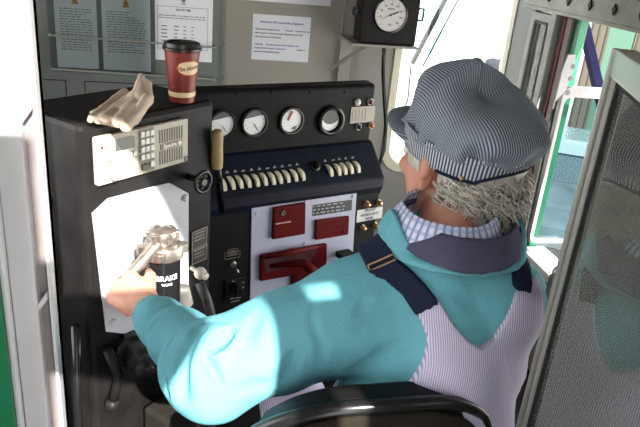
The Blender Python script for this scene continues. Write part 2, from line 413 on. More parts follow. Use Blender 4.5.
# riveted header rail above the side window
hr = struct('trim_10', MB().box(W0, (XR - .05, .8, 1.505), (XR, 2.86, 1.52)).box(W0, (XR - .05, .8, 1.52), (XR - .038, 2.86, 1.61)).box(W0, (XR - .06, .8, 1.61), (XR, 2.86, 1.625)), rail_m, bevel=.003)
for y in np.arange(1.55, 2.75, .155):
    build('rivet', MB().prism(((XR - .05, y, 1.565), (0, 1, 0), (0, 0, 1), (-1, 0, 0)), [(-.014, 0), (0, -.02), (.014, 0), (0, .02)], -.002, .006), blk, hr, bevel=.002)
# back wall behind the photographer: unseen, doorway edge and slots shaped to cast the sun patches
mb = MB()
arc = [(.345, 1.0)] + [(.345, 2.05), (.34, 2.20), (.315, 2.29), (.25, 2.40), (.16, 2.49), (.0, 2.55)] + [(-.55, 2.55), (-.65, 2.5), (-.65, 0), (-1.30, 0), (-1.30, ZC), (.40, ZC), (.40, 0), (.345, 0)]
FBk = ((0, YB, 0), (1, 0, 0), (0, 0, 1), (0, -1, 0))
# split in convex pieces
mb.box(W0, (XL, YB - .04, 0), (-.65, YB, ZC)).box(W0, (-.65, YB - .04, 2.55), (.345, YB, ZC)).box(W0, (-.65, YB - .04, 0), (.01, YB, 2.30))
mb.prism(FBk, [(.345, 2.05), (.34, 2.20), (.315, 2.29), (.345, 2.55)], 0, .04).prism(FBk, [(.315, 2.29), (.25, 2.40), (.345, 2.55)], 0, .04).prism(FBk, [(.25, 2.40), (.16, 2.49), (.345, 2.55)], 0, .04).prism(FBk, [(.16, 2.49), (0, 2.55), (.345, 2.55)], 0, .04)
mb.box(W0, (.345, YB - .04, 0), (.398, YB, ZC))
zs = [0, 1.73, 1.895, 1.918, 1.935, 1.985, 2.0, 2.03, 2.088, ZC]
for k in range(0, len(zs), 2): mb.box(W0, (.398, YB - .04, zs[k]), (.442, YB, zs[k + 1]))
mb.box(W0, (.442, YB - .04, 0), (XR, YB, ZC))
struct('wall_back', mb, wall_p)
blocker = tag(build('shade_panel', MB().prism(FBk, [(.0, 1.9), (.17, 1.85), (.25, 1.98), (.21, 2.07), (.0, 2.09)], -.03, -.012), dgrey, None), 'unseen grey panel added in the rear doorway to shade the cuff', 'shade panel')  # out-of-view panel added to keep the sun off the cuff

# ------------------------------------------------------------------ near left post (door jamb with ladder-like grooves)
PY = .90
def pxx(px, py, y=PY): return ony(px, py, y)[0]
xr_, xg_, xm_, xl_ = -.203, -.21, -.225, -.266
post = MB()
FP = ((0, PY, 0), (1, 0, 0), (0, 1, 0), (0, 0, 1))
j = struct('trim_11', MB().box(W0, (xl_ + .005, PY, 0), (xm_, PY + .05, 2.5)).box(W0, (xr_ - .006, PY, 0), (xr_, PY + .045, 2.5)).box(W0, (xm_, PY + .022, 0), (xr_, PY + .045, 2.5)), post_m, bevel=.003)
mb = MB()
for z in (.35, .62, .88, 1.17, 1.46, 1.75): mb.prism(((0, PY, 0), (1, 0, 0), (0, 0, 1), (0, 1, 0)), [(xm_, z - .02), (xr_ - .008, z), (xr_ - .008, z + .012), (xm_, z - .008)], .002, .022)
build('groove_web', mb, post_m, j)
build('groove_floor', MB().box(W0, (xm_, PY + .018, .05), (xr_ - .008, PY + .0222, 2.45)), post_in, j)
build('outer_edge', MB().box(W0, (-.45, PY - .02, 0), (xl_ - .004, PY + .06, 2.5)), green, j)
build('bead', MB().tube([(xl_, PY - .004, 0), (xl_, PY - .004, 2.5)], .006), post_m, j)

# ------------------------------------------------------------------ brake stand (left)
P0 = V((-.212, 1.251, 0)); U = V((.71, .704, 0)); U /= np.linalg.norm(U); Nn = V((U[1], -U[0], 0)); ZZ = V((0, 0, 1))
def FB(off=0.): return (P0 + Nn * off, U, ZZ, Nn)
def fb(px, py, off=0.):
    q = onp(px, py, P0 + Nn * off, Nn); d = q - P0; return d @ U, q[2]
def wb(u, z, off=0.): return P0 + U * u + Nn * off + ZZ * z
stand = thing('brake_stand', wb(.18, 0, -.12), 'black steel brake stand with sunlit white plate, carrying the radio and paper cup', 'control stand')
build('cabinet', MB().box(FB(), (0, .0, -.215), (.368, 1.34, 0)), blk, stand, bevel=.012)
build('side_box', MB().box(FB(), (-.055, .5, -.30), (-.001, 1.08, -.16)), blk, stand, bevel=.006)
for (px, py, s) in ((50, 165, .03), (52, 200, .022), (47, 120, .02)):
    p = at(px, py, 1.5)
    build('conduit_fitting', MB().cyl(p, p + V((0, -.03, .01)), s * .8, s, 12).cyl(p + V((.0, -.03, .01)), p + V((0, -.04, .012)), s * .5), gloss_blk, stand, smooth='angle')
pan = [fb(*p) for p in ((91, 213), (107, 198), (168, 182), (187, 193), (187, 312), (126, 333), (105, 331))]
wp = build('cover_plate', MB().prism(FB(), pan, .0005, .006), whiteplate, stand, bevel=.0012, label='white cover plate with clipped corners')
for p in ((100, 222), (148, 219), (183, 197), (111, 321)):
    a, b = fb(*p); build('bolt', MB().lathe(wb(a, b, .006), Nn, [(.0085, 0), (.0085, .004), (.006, .0075), (0.0001, .008)], 16), whiteplate, wp, smooth='angle')
for (p, q, t) in (((191, 232), (206, 245), 'plate'), ((191, 249), (206, 258), 'plate')):
    a0, b0 = fb(*p); a1, b1 = fb(*q)
    npl = build('name_plate', MB().prism(FB(), rect(a0, b1, a1, b0), .0005, .003), mat('plate_dark', (.06, .055, .05), .35, metal=.4), stand)
    mb = ringplate(MB(), FB(.003), rrect(a0, b1, a1, b0, .001, 1), rrect(a0 + .002, b1 + .002, a1 - .002, b0 - .002, .001, 1), 0, .0008)
    for k in range(3 if b0 - b1 > .03 else 2):
        zz = b0 - .01 - k * .009; mb.box(FB(.003), (a0 + .008, zz, 0), (a1 - .008 - .004 * (k % 2), zz + .0022, .0008))
    build('lettering', mb, steel, npl)
# hand wheel at the top right of the stand
a, b = fb(203, 182, .05)
hw = build('hand_wheel', MB().strip(lambda s, t: wb(a + math.cos(s * 2 * PI) * (.024 + .005 * math.cos(t * 2 * PI)), b + math.sin(s * 2 * PI) * (.024 + .005 * math.cos(t * 2 * PI)), .05 + .005 * math.sin(t * 2 * PI)), 32, 9, True), gloss_blk, stand, smooth=True)
mb = MB().cyl(wb(a, b, 0), wb(a, b, .055), .008)
for k in range(5): an = 2 * PI * k / 5 + .3; mb.tube([wb(a, b, .05), wb(a + math.cos(an) * .024, b + math.sin(an) * .024, .05)], .003, 6)
build('spokes', mb, gloss_blk, hw, smooth='angle')
# white knob and hose under the name plates
a, b = fb(200, 272, .03); kn = wb(a, b, .03)
build('valve_knob', MB().lathe(wb(a, b, 0), Nn + ZZ * -.1, [(.006, 0), (.006, .02), (.013, .022), (.016, .03), (.014, .04), (.009, .046), (.009, .052), (.0001, .055)], 18), mat('ivory_knob', (.68, .62, .53), .4), stand, smooth='angle', label='ivory coloured valve knob')
hp = [at(200, 283, 1.62), at(207, 300, 1.63), at(212, 320, 1.66), at(211, 345, 1.70), at(205, 380, 1.75)]
build('hose', MB().tube(hp, .012, 12), mat('hose_worn', (.05, .045, .045), .5, var=.7, vscale=30), stand, smooth=True)
# valve body with knob below the plate
c = wb(.02, .80, .03)
vb = build('angle_cock', MB().lathe(wb(.10, .80, 0), Nn + U * -.3, [(.040, 0), (.042, .03), (.034, .04), (.034, .075), (.026, .085), (.026, .10), (.012, .104), (.012, .125), (.0001, .127)], 24), gloss_blk, stand, smooth='angle', label='black valve body under the white plate')
build('valve_stub', MB().tube([wb(.02, .84, .03), wb(.035, .77, .045), wb(.02, .71, .04)], .011).ball(wb(.018, .70, .04), .017), blk, vb, smooth=True)
build('pipe', MB().tube([wb(.17, .82, .03), wb(.20, .76, .04), wb(.20, .6, .04), wb(.17, .3, .05), wb(.17, .02, .05)], .016, 12), blk, stand, smooth=True)
build('pipe', MB().tube([wb(-.02, .9, -.02), wb(-.03, .7, -.02), wb(-.03, .05, -.02)], .010, 10), gloss_blk, stand, smooth=True)
build('base_box', MB().box(FB(), (.12, .0, .02), (.46, .62, .16)), mat('dark_olive_box', (.016, .015, .012), .6, spec=.15, var=.2), stand, bevel=.01)
a, b = fb(200, 322, .05)
build('brass_cap', MB().lathe(wb(a, b - .02, .05), ZZ, [(.013, 0), (.015, .012), (.011, .02), (.0001, .023)], 16), brass, stand, smooth='angle')

# radio
rad = thing('two_way_radio', wb(.15, 1.21, .0), 'flat grey two-way radio with keypad set into the black stand above the white plate', 'radio')
ru0, ru1, rz0, rz1 = .028, .272, 1.214, 1.314
def rf(fx, fy): return ru0 + (ru1 - ru0) * fx, rz1 - (rz1 - rz0) * fy
build('face_plate', MB().prism(FB(), rrect(ru0, rz0, ru1, rz1, .004, 3), .001, .012), radio_m, rad, bevel=.0015)
def rbox(fx0, fy0, fx1, fy1, d0, d1):
    a0, b0 = rf(fx0, fy0); a1, b1 = rf(fx1, fy1); return MB().prism(FB(), rect(a0, b1, a1, b0), d0, d1)
build('display', rbox(.19, .12, .385, .36, .012, .0135), lcd, rad, label='dark display window')
build('indicator', MB().lathe(wb(*rf(.055, .22), .012), Nn, [(.003, 0), (.003, .002), (.0001, .0028)], 10), led_red, rad)
for k in range(4): build('button', rbox(.21 + .052 * k, .44, .245 + .052 * k, .545, .012, .0155), white_key, rad, bevel=.0006)
kb = build('keypad_plate', rbox(.425, .02, .595, .97, .012, .0128), mat('keypad_back', (.20, .18, .13), .5), rad)
for r in range(4):
    for q in range(3): build('key', rbox(.445 + .052 * q, .07 + .165 * r, .484 + .052 * q, .19 + .165 * r, .0128, .0165), white_key, rad, bevel=.0006)
build('key', rbox(.45, .78, .515, .90, .0128, .0165), gloss_blk, rad, bevel=.0006, label='black key')
build('key', rbox(.548, .75, .588, .88, .0128, .0165), white_key, rad, bevel=.0006)
mb = MB()
for s0, s1 in ((.13, .42), (.60, .90)):
    for k in range(10):
        a0, b0 = rf(.655 + .029 * k, s0); a1, b1 = rf(.668 + .029 * k, s1); mb.prism(FB(), rect(a0, b1, a1, b0), .0121, .0127)
build('speaker_grille', mb, mat('grille_slot', (.13, .11, .08), .7), rad, label='dark speaker slots')
badge = build('badge', rbox(.67, .445, .925, .575, .012, .0135), mat('badge_brown', (.20, .12, .08), .4), rad)
a, b = rf(.775, .51); build('lettering', text_mb('Spectra', .0125, (wb(a, b, .0136), U, ZZ, Nn), bold=.0003), white_key, badge)
a, b = rf(.892, .51); build('emblem', MB().lathe(wb(a, b, .0136), Nn, [(.005, 0), (.005, .0008)], 12), white_key, badge)
build('volume_knob', MB().lathe(wb(*rf(.15, .83), .012), Nn, [(.011, 0), (.010, .010), (.0001, .0105)], 20), radio_m, rad, smooth='angle')
build('socket', rbox(.955, .86, .99, .97, .012, .014), gloss_blk, rad)
build('label_strip', rbox(.10, .52, .155, .57, .012, .0126), radio_dk, rad)
build('label_strip', rbox(.27, .72, .36, .86, .012, .0126), mat('label_tan', (.42, .38, .28), .5), rad)

# brake valve
BO = .085
bc = wb(*fb(163, 262, BO), BO); bx, by = bc[0], bc[1]
def zb(py): return onp(163, py, P0 + Nn * BO, Nn)[2]
def fz(px, py): return zb(py)
ztop, zc1, zc0, zbot = zb(226), zb(240), zb(254), zb(300)
bv = thing('brake_valve', (bx, by, zbot - .03), 'round black brake valve with worn steel cap mounted on the white plate', 'brake valve')
build('valve_body', MB().lathe((bx, by, zbot - .03), ZZ, [(.030, 0), (.034, .012), (.037, .03), (.037, zc0 - zbot + .028), (.030, zc0 - zbot + .03)], 32), gloss_blk, bv, smooth='angle')
build('mount', MB().tube([(bx, by, zc0 - .06), tuple(V((bx, by, zc0 - .06)) - Nn * (BO - .006))], .026, 16), blk, bv, smooth='angle')
q = V((bx, by, zc0))
col = MB().lathe((bx, by, zc0 - .006), ZZ, [(.037, 0), (.043, .004), (.043, .026), (.039, .032), (.030, .034)], 32)
for an in (.2, 1.7, 3.2, 4.6):
    d = V((math.cos(an), math.sin(an), 0)); col.prism(((bx, by, zc0), d, np.cross(ZZ, d), ZZ), [(.03, -.016), (.05, -.010), (.055, 0), (.05, .010), (.03, .016)], .004, .022)
build('flange', col, steel, bv, smooth='angle', bevel=.001, label='worn steel flange with lugs')
build('cap', MB().lathe((bx, by, zc0 + .028), ZZ, [(.027, 0), (.030, .006), (.031, .022), (.028, .030), (.020, .034), (.018, .034), (.016, .031), (.0001, .031)], 32), steel, bv, smooth='angle')
for k in range(6):
    cp = MB(); an = k * PI / 3; cp.box(((bx, by, zc0 + .034), (math.cos(an), math.sin(an), 0), (-math.sin(an), math.cos(an), 0), ZZ), (.027, -.006, 0), (.034, .006, .022))
    build('cap_lug', cp, steel, bv, bevel=.002)
hb = V((bx, by, zc0 + .02)); he = wb(*fb(124, 282, .075), .075)
hd = build('handle', MB().tube([hb + V((0, -.01, .02)), hb * .6 + he * .4 + V((0, -.005, .012)), he], [.017, .0135, .012], 14).ball(he, .016), steel, bv, smooth='angle', label='worn steel brake handle')
# lettering bent round the body
tm = text_mb('BRAKE', .0165, ((0, 0, 0), (1, 0, 0), (0, 1, 0), (0, 0, 1)), off=0, bold=.0006)
tm2 = text_mb('VALVE', .008, ((0, 0, 0), (1, 0, 0), (0, 1, 0), (0, 0, 1)), off=0, bold=.0003)
R0 = .0376; az0 = math.atan2(-by, -bx) + .22
def wrap(t, z0):
    m = MB(); m.add([(bx + R0 * math.cos(az0 + x / R0), by + R0 * math.sin(az0 + x / R0), z0 + y + x * .0) for x, y, z in t.v], t.f); return m
build('lettering', wrap(tm, zb(271)), white_key, bv); build('lettering', wrap(tm2, zb(277)), white_key, bv)
for an, rr in ((.6, .03), (2.4, .028)):
    p = V((bx, by, zbot + .01)); build('pipe_elbow', MB().tube([p + U * .03, p + U * .06 + ZZ * -.01, p + U * .07 - ZZ * .05], .016, 12) if an < 1 else MB().tube([p - U * .03, p - U * .05 - ZZ * .01, p - U * .052 - ZZ * .05], .015, 12), mat('pipe_grey', (.20, .19, .18), .4, metal=.5), bv, smooth='angle')

# ------------------------------------------------------------------ paper cup and cloth on the stand
cx_, cy_ = onz(182, 101, 1.34)[:2]
cx_ = cx_ ; cup = thing('paper_cup', (cx_, cy_, 1.34), 'dark red paper coffee cup with brown lid standing on the black stand', 'cup')
def cr(h): return .0275 + .0115 * h / .118
build('cup_body', MB().lathe((cx_, cy_, 1.341), ZZ, [(.0255, .004), (.0275, 0), (cr(.118), .118)], 40), cupred, cup, smooth='angle')
build('cup_band', MB().lathe((cx_, cy_, 1.341), ZZ, [(cr(.010) + .0004, .013), (cr(.02) + .0006, .016), (cr(.02) + .0006, .021), (cr(.03) + .0002, .024)], 40), cupcream, cup, smooth='angle')
build('lid', MB().lathe((cx_, cy_, 1.341), ZZ, [(cr(.11) + .001, .112), (.0425, .114), (.043, .119), (.0405, .121), (.0385, .129), (.036, .130), (.034, .125), (.0001, .125)], 40), cuplid, cup, smooth='angle')
az1 = math.atan2(-cy_, -cx_) + .50
def cupwrap(pts, fs, z0, off):
    m = MB(); m.add([(cx_ + (cr(z0 + y) + off) * math.cos(az1 + x / .035), cy_ + (cr(z0 + y) + off) * math.sin(az1 + x / .035), 1.341 + z0 + y) for x, y in pts], fs); return m
def ovalgrid(rx, ry):
    pts = []; fs = []
    for i in range(13):
        x = -rx + 2 * rx * i / 12; h = ry * math.sqrt(max(0, 1 - (x / rx) ** 2)); pts += [(x, -h), (x, h)]
    for i in range(12): fs.append((2 * i, 2 * i + 2, 2 * i + 3, 2 * i + 1))
    return pts, fs
p_, f_ = ovalgrid(.030, .0165); build('oval_badge_rim', cupwrap(p_, f_, .079, .0005), cuporange, cup)
p_, f_ = ovalgrid(.028, .0145); ob = build('oval_badge', cupwrap(p_, f_, .079, .0009), cupcream, cup)
tm = text_mb('Tim Hortons', .0125, ((0, 0, 0), (1, 0, 0), (0, 1, 0), (0, 0, 1)), off=0, shear=.3, bold=.0004)
build('lettering', cupwrap([(x * .88, y + x * .12) for x, y, z in tm.v], tm.f, .079, .0013), cupred, ob)
build('stripe_mark', cupwrap([(-.014, -.012), (-.011, -.016), (-.038, -.045), (-.042, -.042)], [(0, 1, 2, 3)], .079, .0006), cuporange, cup)

def glove_part(name, outline, depths, parent=None): pass
def cl(X, Y, Z):
    return None
G = lambda px, py, z: onz(px, py, z)
zt = 1.34
def flat(a, b, r0, r1): return cap(a, b, r0, r1)
g1 = G(98, 121, zt + .018); g2 = G(118, 112, zt + .022); g3 = G(136, 104, zt + .024); g4 = G(145, 96, zt + .03)
front = wb(.08, 1.335, .010); f1 = V(G(122, 128, zt + .004))
parts = [(cap(G(91, 119, zt + .012), G(124, 94, zt + .014), .009, .013), .012), (cap(G(105, 119, zt + .012), G(135, 98, zt + .02), .013, .017), .012),
         (cap(G(118, 122, zt + .012), G(140, 100, zt + .022), .012, .018), .012), (cap(G(126, 127, zt + .008), G(146, 100, zt + .026), .011, .014), .010),
         (cap(G(140, 98, zt + .03), at(141, 76, 1.47), .018, .007), .014), (cap(G(146, 98, zt + .03), at(148, 84, 1.47), .013, .009), .012),
         (cap(G(133, 120, zt + .01), G(147, 98, zt + .04), .010, .011), .010)]
cu_ = union(parts, .012)
def clothf(X, Y, Z):
    d = cu_(X, Y, Z)
    a = (X * .55 - Y * .2 + Z * .8); w = wn(X, Y, Z, 40, 3)
    f = np.abs(np.sin(a * 150 + w * 2.0)); d = d + .0028 * (1 - f) ** 3 + .0012 * wn(X, Y, Z, 110, 5)
    return np.maximum(d, (zt + .0005) - Z + 0 * X)
vv, ff = snets(clothf, (-.24, 1.18, 1.335), (.0, 1.55, 1.46), .0028)
cl1 = tag(build('folded_cloth', (vv, ff), glove, None, smooth=True), 'crumpled beige cotton cloth lying on the stand beside the cup', 'cloth')
def hang(s, t):
    """flap folded over the front edge of the stand"""
    a = s; u0 = .025 + .115 * a
    w = .004 * math.sin(a * 9) ; drop = .018 * math.sin(PI * min(1, a * 1.02)) ** .5
    k = t * 1.0
    if k < .6: return wb(u0 + .03 * (1 - k / .6) + .0, 1.349 + w + .004 * math.sin(k * 5), .012 - .05 * (1 - k / .6))
    q = (k - .6) / .4; return wb(u0, 1.349 + w - drop * q, .012 + .006 * math.sin(q * PI * .8))
build('flap', MB().strip(hang, 26, 16), glove, cl1, smooth=True, solid=.004)

# ------------------------------------------------------------------ main control console
Q1 = V((.56, 1.98, 0)); az = math.radians(68.5); U2 = V((math.sin(az), math.cos(az), 0)); N2 = V((U2[1], -U2[0], 0))
def FM(off=0.): return (Q1 + N2 * off, U2, ZZ, N2)
def mc(px, py, off=0.):
    q = onp(px, py, Q1 + N2 * off, N2); d = q - Q1; return d @ U2, q[2]
def wm(u, z, off=0.): return Q1 + U2 * u + N2 * off + ZZ * z
con = thing('control_console', wm(-.3, 0, -.1), 'wide black control console with gauges, slide switches and red plates', 'console')
UL, UR = -.64, .004
FX = (Q1, N2, ZZ, U2)     # profile frame: x = towards the engineer, y = up
build('gauge_hood', MB().prism(FX, [(-.07, 1.10), (.0, 1.10), (.0, 1.292), (-.008, 1.30), (-.045, 1.303), (-.07, 1.29)], UL, UR), blk2, con, bevel=.006)
L0, Z0, L1, Z1 = .012, 1.113, .098, 1.018
build('switch_ledge', MB().prism(FX, [(-.22, .9), (-.22, 1.112), (.0, 1.118), (L0, Z0), (L1 - .004, Z1 + .006), (L1, Z1), (L1, .99), (.06, .9)], UL, UR + .006), blueblk, con, bevel=.005)
build('cabinet', MB().prism(FX, [(-.22, 0), (-.22, .9), (.05, .985), (.088, .985), (.088, 0)], UL, UR), blk2, con, bevel=.004)
sl = V((L1 - L0, Z1 - Z0)); SLl = np.linalg.norm(sl); sl /= SLl
SD = N2 * sl[0] + ZZ * sl[1]; SN = N2 * -sl[1] + ZZ * sl[0]      # down the slope, and its normal
def on_ledge(px, py):
    o = wm(0, Z0, L0); q = onp(px, py, o, SN); d = q - o; return d @ U2, d @ SD
def wl(u, s, h=0.): return wm(0, Z0, L0) + U2 * u + SD * s + SN * h
gm = []
for i, (px, py, r) in enumerate(((222, 124, .037), (254, 122.5, .038), (291, 120.5, .037), (330, 120.5, .037))):
    a, b = mc(px, py); c = wm(a, b, 0)
    g = build('gauge', MB().lathe(c, N2, [(r + .004, .0), (r + .006, .007), (r + .003, .010), (r - .001, .010), (r - .002, .002), (0.0001, .0018)], 36) if i < 3 else MB().lathe(c, N2, [(r + .011, .0), (r + .010, .012), (r + .003, .015), (r - .001, .014), (r - .002, .002), (.0001, .0018)], 36), gloss_blk, con, smooth='angle', label=['round gauge half hidden by the stand', 'round gauge with plain white dial', 'round gauge with red and black needle', 'round gauge with dark half-covered dial'][i])
    fr = (c, U2, ZZ, N2)
    if i < 3: build('dial', MB().lathe(c + N2 * .0022, N2, [(r - .003, 0), (r - .003, .0006)], 36), dialw, g)
    else:
        pts = [((r - .006) * math.cos(t), (r - .006) * math.sin(t)) for t in np.linspace(PI * .86, 2 * PI + .14 * PI, 24)]; pts2 = [(.022 * math.cos(t) - .0, .022 * math.sin(t) + .018) for t in np.linspace(2 * PI + .1, PI * .97, 16)]
        P = pts; Qn = pts2
        m = MB(); n1 = 24; in_ = [((1 - k / 23) * -.0305 + (k / 23) * .0285, 0) for k in range(24)]
        inner = [(x, .012 - math.sqrt(max(0, .024 ** 2 - (x * .8) ** 2)) * .95) for x, _ in in_]
        vs = [c + U2 * x + ZZ * y + N2 * .003 for x, y in P] + [c + U2 * x + ZZ * y + N2 * .003 for x, y in inner]
        m.add(vs, [(k, k + 1, 24 + k + 1, 24 + k) for k in range(23)]); build('dial', m, dialw, g)
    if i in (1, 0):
        m = MB().prism(fr, [(-(r - .003) * .98, .012)] + [((r - .003) * math.cos(t), (r - .003) * math.sin(t)) for t in np.linspace(PI * .88, PI * .22, 12)], .0030, .0036)  # bezel shade and reflection painted as a dark upper segment
        build('dial_shade', m, dialg, g); build('needle', MB().prism(fr, [(-.003, -.001), (.001, -.004), (.012, -.022), (.010, -.023)], .004, .0045), dialg, g)
    if i == 2:
        build('needle', MB().prism(fr, [(-.016, .004), (-.011, .001), (.0, .028), (-.006, .031)], .004, .0045), dialg, g)
        build('needle', MB().prism(fr, [(-.012, .002), (-.010, .0), (.004, .028), (.0005, .030)], .0047, .0052), led_red, g, label='red needle')
        build('scale_mark', MB().prism(fr, [(.0, -.026), (.014, -.028), (.02, -.016), (.006, -.018)], .003, .0034), dialg, g)
    if i < 3:
        m = MB()
        for k in range(11):
            t = PI * (1.2 - 1.4 * k / 10); d = U2 * math.cos(t) + ZZ * math.sin(t); e = U2 * -math.sin(t) + ZZ * math.cos(t)
            m.add([c + N2 * .0032 + d * (r - .012) + e * .0005, c + N2 * .0032 + d * (r - .007) + e * .0005, c + N2 * .0032 + d * (r - .007) - e * .0005, c + N2 * .0032 + d * (r - .012) - e * .0005], [(0, 1, 2, 3)])
        build('scale_ticks', m, dialg, g)
for p, m_, lb in (((357, 102), dialw, 'white indicator lamp'), ((369.5, 101.5), mat('lamp_dkred', (.10, .015, .01), .15), 'dark red indicator lamp'), ((358, 126.5), mat('lamp_blue', (.01, .015, .08), .15), 'dark blue indicator lamp'), ((370.5, 125), mat('lamp_amber', (.55, .12, .02), .2), 'amber indicator lamp')):
    a, b = mc(*p); l = build('indicator_lamp', MB().lathe(wm(a, b), N2, [(.0125, 0), (.0125, .004), (.010, .007), (.0085, .007)], 20), steel, con, smooth='angle', label=lb)
    build('lens', MB().lathe(wm(a, b, .004), N2, [(.0088, 0), (.0085, .005), (.005, .009), (.0001, .0105)], 18), m_, l, smooth=True)
a0, b0 = mc(351, 107); a1, b1 = mc(373, 121.5)
np_ = build('lamp_plate', MB().prism(FM(), rect(a0, b1, a1, b0), .0005, .003), mat('plate_taupe', (.20, .18, .155), .4, metal=.3), con, label='taupe plate between the indicator lamps')
m = MB()
for k in range(5): m.box(FM(.003), (a0 + .006 + k * .0125, b1 + .006, 0), (a0 + .008 + k * .0125, b0 - .006, .0006))
build('lettering', m, dialg, np_)
for p in ((272, 93), (200 + 320 / 2.9, 93), (213 + 200 / 2.9, 152), (237, 94), (310, 149), (345, 92)):
    a, b = mc(*p); build('screw', MB().lathe(wm(a, b), N2, [(.0045, 0), (.004, .002), (.0001, .003)], 10), blk2, con)
# slide switches on the sloping ledge
sw = [(222.4, 184.5), (231, 183), (239, 182), (247, 181.3), (255.4, 180.3), (263.3, 179.3), (271.3, 178.5), (278.5, 177.4), (286, 176.5), (293.6, 175.4), (301, 174.5), (329, 170.7), (337, 169.7), (343, 168.8), (349.5, 168), (356.3, 167)]
for i, p in enumerate(sw):
    u, s = on_ledge(*p)
    def arcf(k): q = -1 + 2 * k / 8; return wl(u + .0035 * q, s + .021 * q, .001 + .013 * (1 - q * q))
    mb = MB()
    for k in range(8):
        a_, b_2 = arcf(k), arcf(k + 1); x = U2 * .0052
        mb.add([a_ - x, a_ + x, b_2 + x, b_2 - x, a_ - x - SN * .012, a_ + x - SN * .012, b_2 + x - SN * .012, b_2 - x - SN * .012], [(0, 1, 2, 3), (0, 4, 5, 1), (3, 2, 6, 7), (0, 3, 7, 4), (1, 5, 6, 2)])
    s_ = build('slide_switch', mb, cream, con, label=None)
    build('switch_label', MB().add([wl(u - .009, s - .034, .0008), wl(u + .003, s - .036, .0008), wl(u + .002, s - .031, .0008), wl(u - .007, s - .029, .0008)], [(0, 1, 2, 3)]) if i % 3 == 0 else MB().add([wl(u - .010, s - .030, .0008), wl(u - .002, s - .039, .0008), wl(u + .003, s - .030, .0008)], [(0, 1, 2)]), mat('label_paint', (.32, .32, .33), .6), s_)
    build('screw', MB().lathe(wl(u + .004, s + .032), SN, [(.003, 0), (.0001, .002)], 8), blk2, s_)
u, s = on_ledge(315, 166.5)
build('rotary_knob', MB().lathe(wl(u, s), SN, [(.017, 0), (.016, .004), (.011, .006), (.010, .020), (.0001, .021)], 20), gloss_blk, con, smooth='angle', label='round black knob between the switch groups')
# grey panel with red plates
LF = .088
gp = build('grey_panel', MB().prism(FM(LF), [mc(251, 207, LF), mc(249, 320, LF), mc(349, 300, LF), mc(356, 191, LF)], .0, .005), greyplate, con, bevel=.001, label='pale grey panel carrying red plates')
for p in ((256, 213), (305, 201), (352, 196), (251, 263), (347, 262), (304, 243)):
    a, b = mc(*p, LF); build('bolt', MB().lathe(wm(a, b, LF + .005), N2, [(.006, 0), (.005, .003), (.0001, .004)], 12), greyplate, gp, smooth='angle')
def mq(pts, off): return [mc(*p, off) for p in pts]
r1 = build('red_cover', MB().prism(FM(LF), mq(((271, 206), (303, 201), (302.5, 232), (270, 237.5)), LF), .005, .019), redp, con, bevel=.004, label='square red cover plate')
a, b = mc(283, 213, LF + .02); build('keyhole', MB().lathe(wm(a, b, LF + .019), N2, [(.008, 0), (.007, .004), (.004, .004), (.0001, .001)], 14), dialg, r1)
build('scratch', MB().prism(FM(LF), mq(((276, 223.5), (291, 221), (291, 222.3), (276, 224.8)), LF + .02), .0192, .0196), mat('scratch_pink', (.5, .3, .28), .6), r1)
r2 = build('red_cover', MB().prism(FM(LF), mq(((313.5, 219), (347, 214.5), (346, 233), (313, 238.5)), LF), .005, .016), redp, con, bevel=.004, label='small oblong red cover plate')
for p in ((317, 222), (343.5, 232)):
    a, b = mc(*p, LF + .016); build('bolt', MB().lathe(wm(a, b, LF + .016), N2, [(.005, 0), (.004, .003), (.0001, .004)], 10), redp, r2)
r3 = build('lever_plate', MB().prism(FM(LF), mq(((258, 253), (324.5, 241.5), (323.5, 267), (257.5, 279)), LF), .005, .020), redp, con, bevel=.005, label='long red plate with recessed lever')
c0 = [mc(*p, LF + .02) for p in ((264, 258), (318, 248), (310, 262), (266, 273))]
build('lever_slot', MB().prism(FM(LF), c0, .0201, .0207), mat('red_slot', (.045, .004, .006), .5), r3)
cc = mc(283, 262, LF + .03); c2 = mc(305, 257, LF + .03)
build('lever_arm', MB().tube([wm(*mc(270, 266, LF + .02), LF + .02), wm(*mc(290, 264, LF + .03), LF + .03), wm(*mc(304, 263, LF + .06), LF + .06), wm(*mc(321, 278, LF + .09), LF + .09)], [.006, .010, .014, .015], 12), redp, r3, smooth=True)
build('lever_cam', MB().tube([wm(*mc(264, 258, LF + .024), LF + .024), wm(*mc(290, 252, LF + .034), LF + .034), wm(*mc(318, 247, LF + .024), LF + .024)], [.004, .011, .004], 10), redp, r3, smooth=True)
r4 = build('red_cover', MB().prism(FM(LF), mq(((290, 272), (345, 262), (344, 285), (289, 296)), LF), .005, .015), redp, con, bevel=.004, label='lower red plate behind the shoulder')
lp = build('label_plate', MB().prism(FM(LF), mq(((312, 204.5), (351, 199), (350.5, 209.5), (311.5, 215.5)), LF), .005, .0065), mat('label_black', (.03, .03, .03), .35), con, label='black engraved label plate')
m = MB()
for r in range(3):
    x = 0.
    while x < .80:
        w = .05 + .09 * rng.rand(); q = [mc(312.5 + (x + t) * 37, 206.2 + r * 3.4 - (x + t) * 5.0, LF + .0065) for t in (.01, w)]
        m.prism(FM(LF + .0065), [(q[0][0], q[0][1]), (q[1][0], q[1][1]), (q[1][0], q[1][1] - .004), (q[0][0], q[0][1] - .004)], 0, .0005); x += w + .04
build('lettering', m, mat('engrave', (.35, .35, .36), .6), lp)
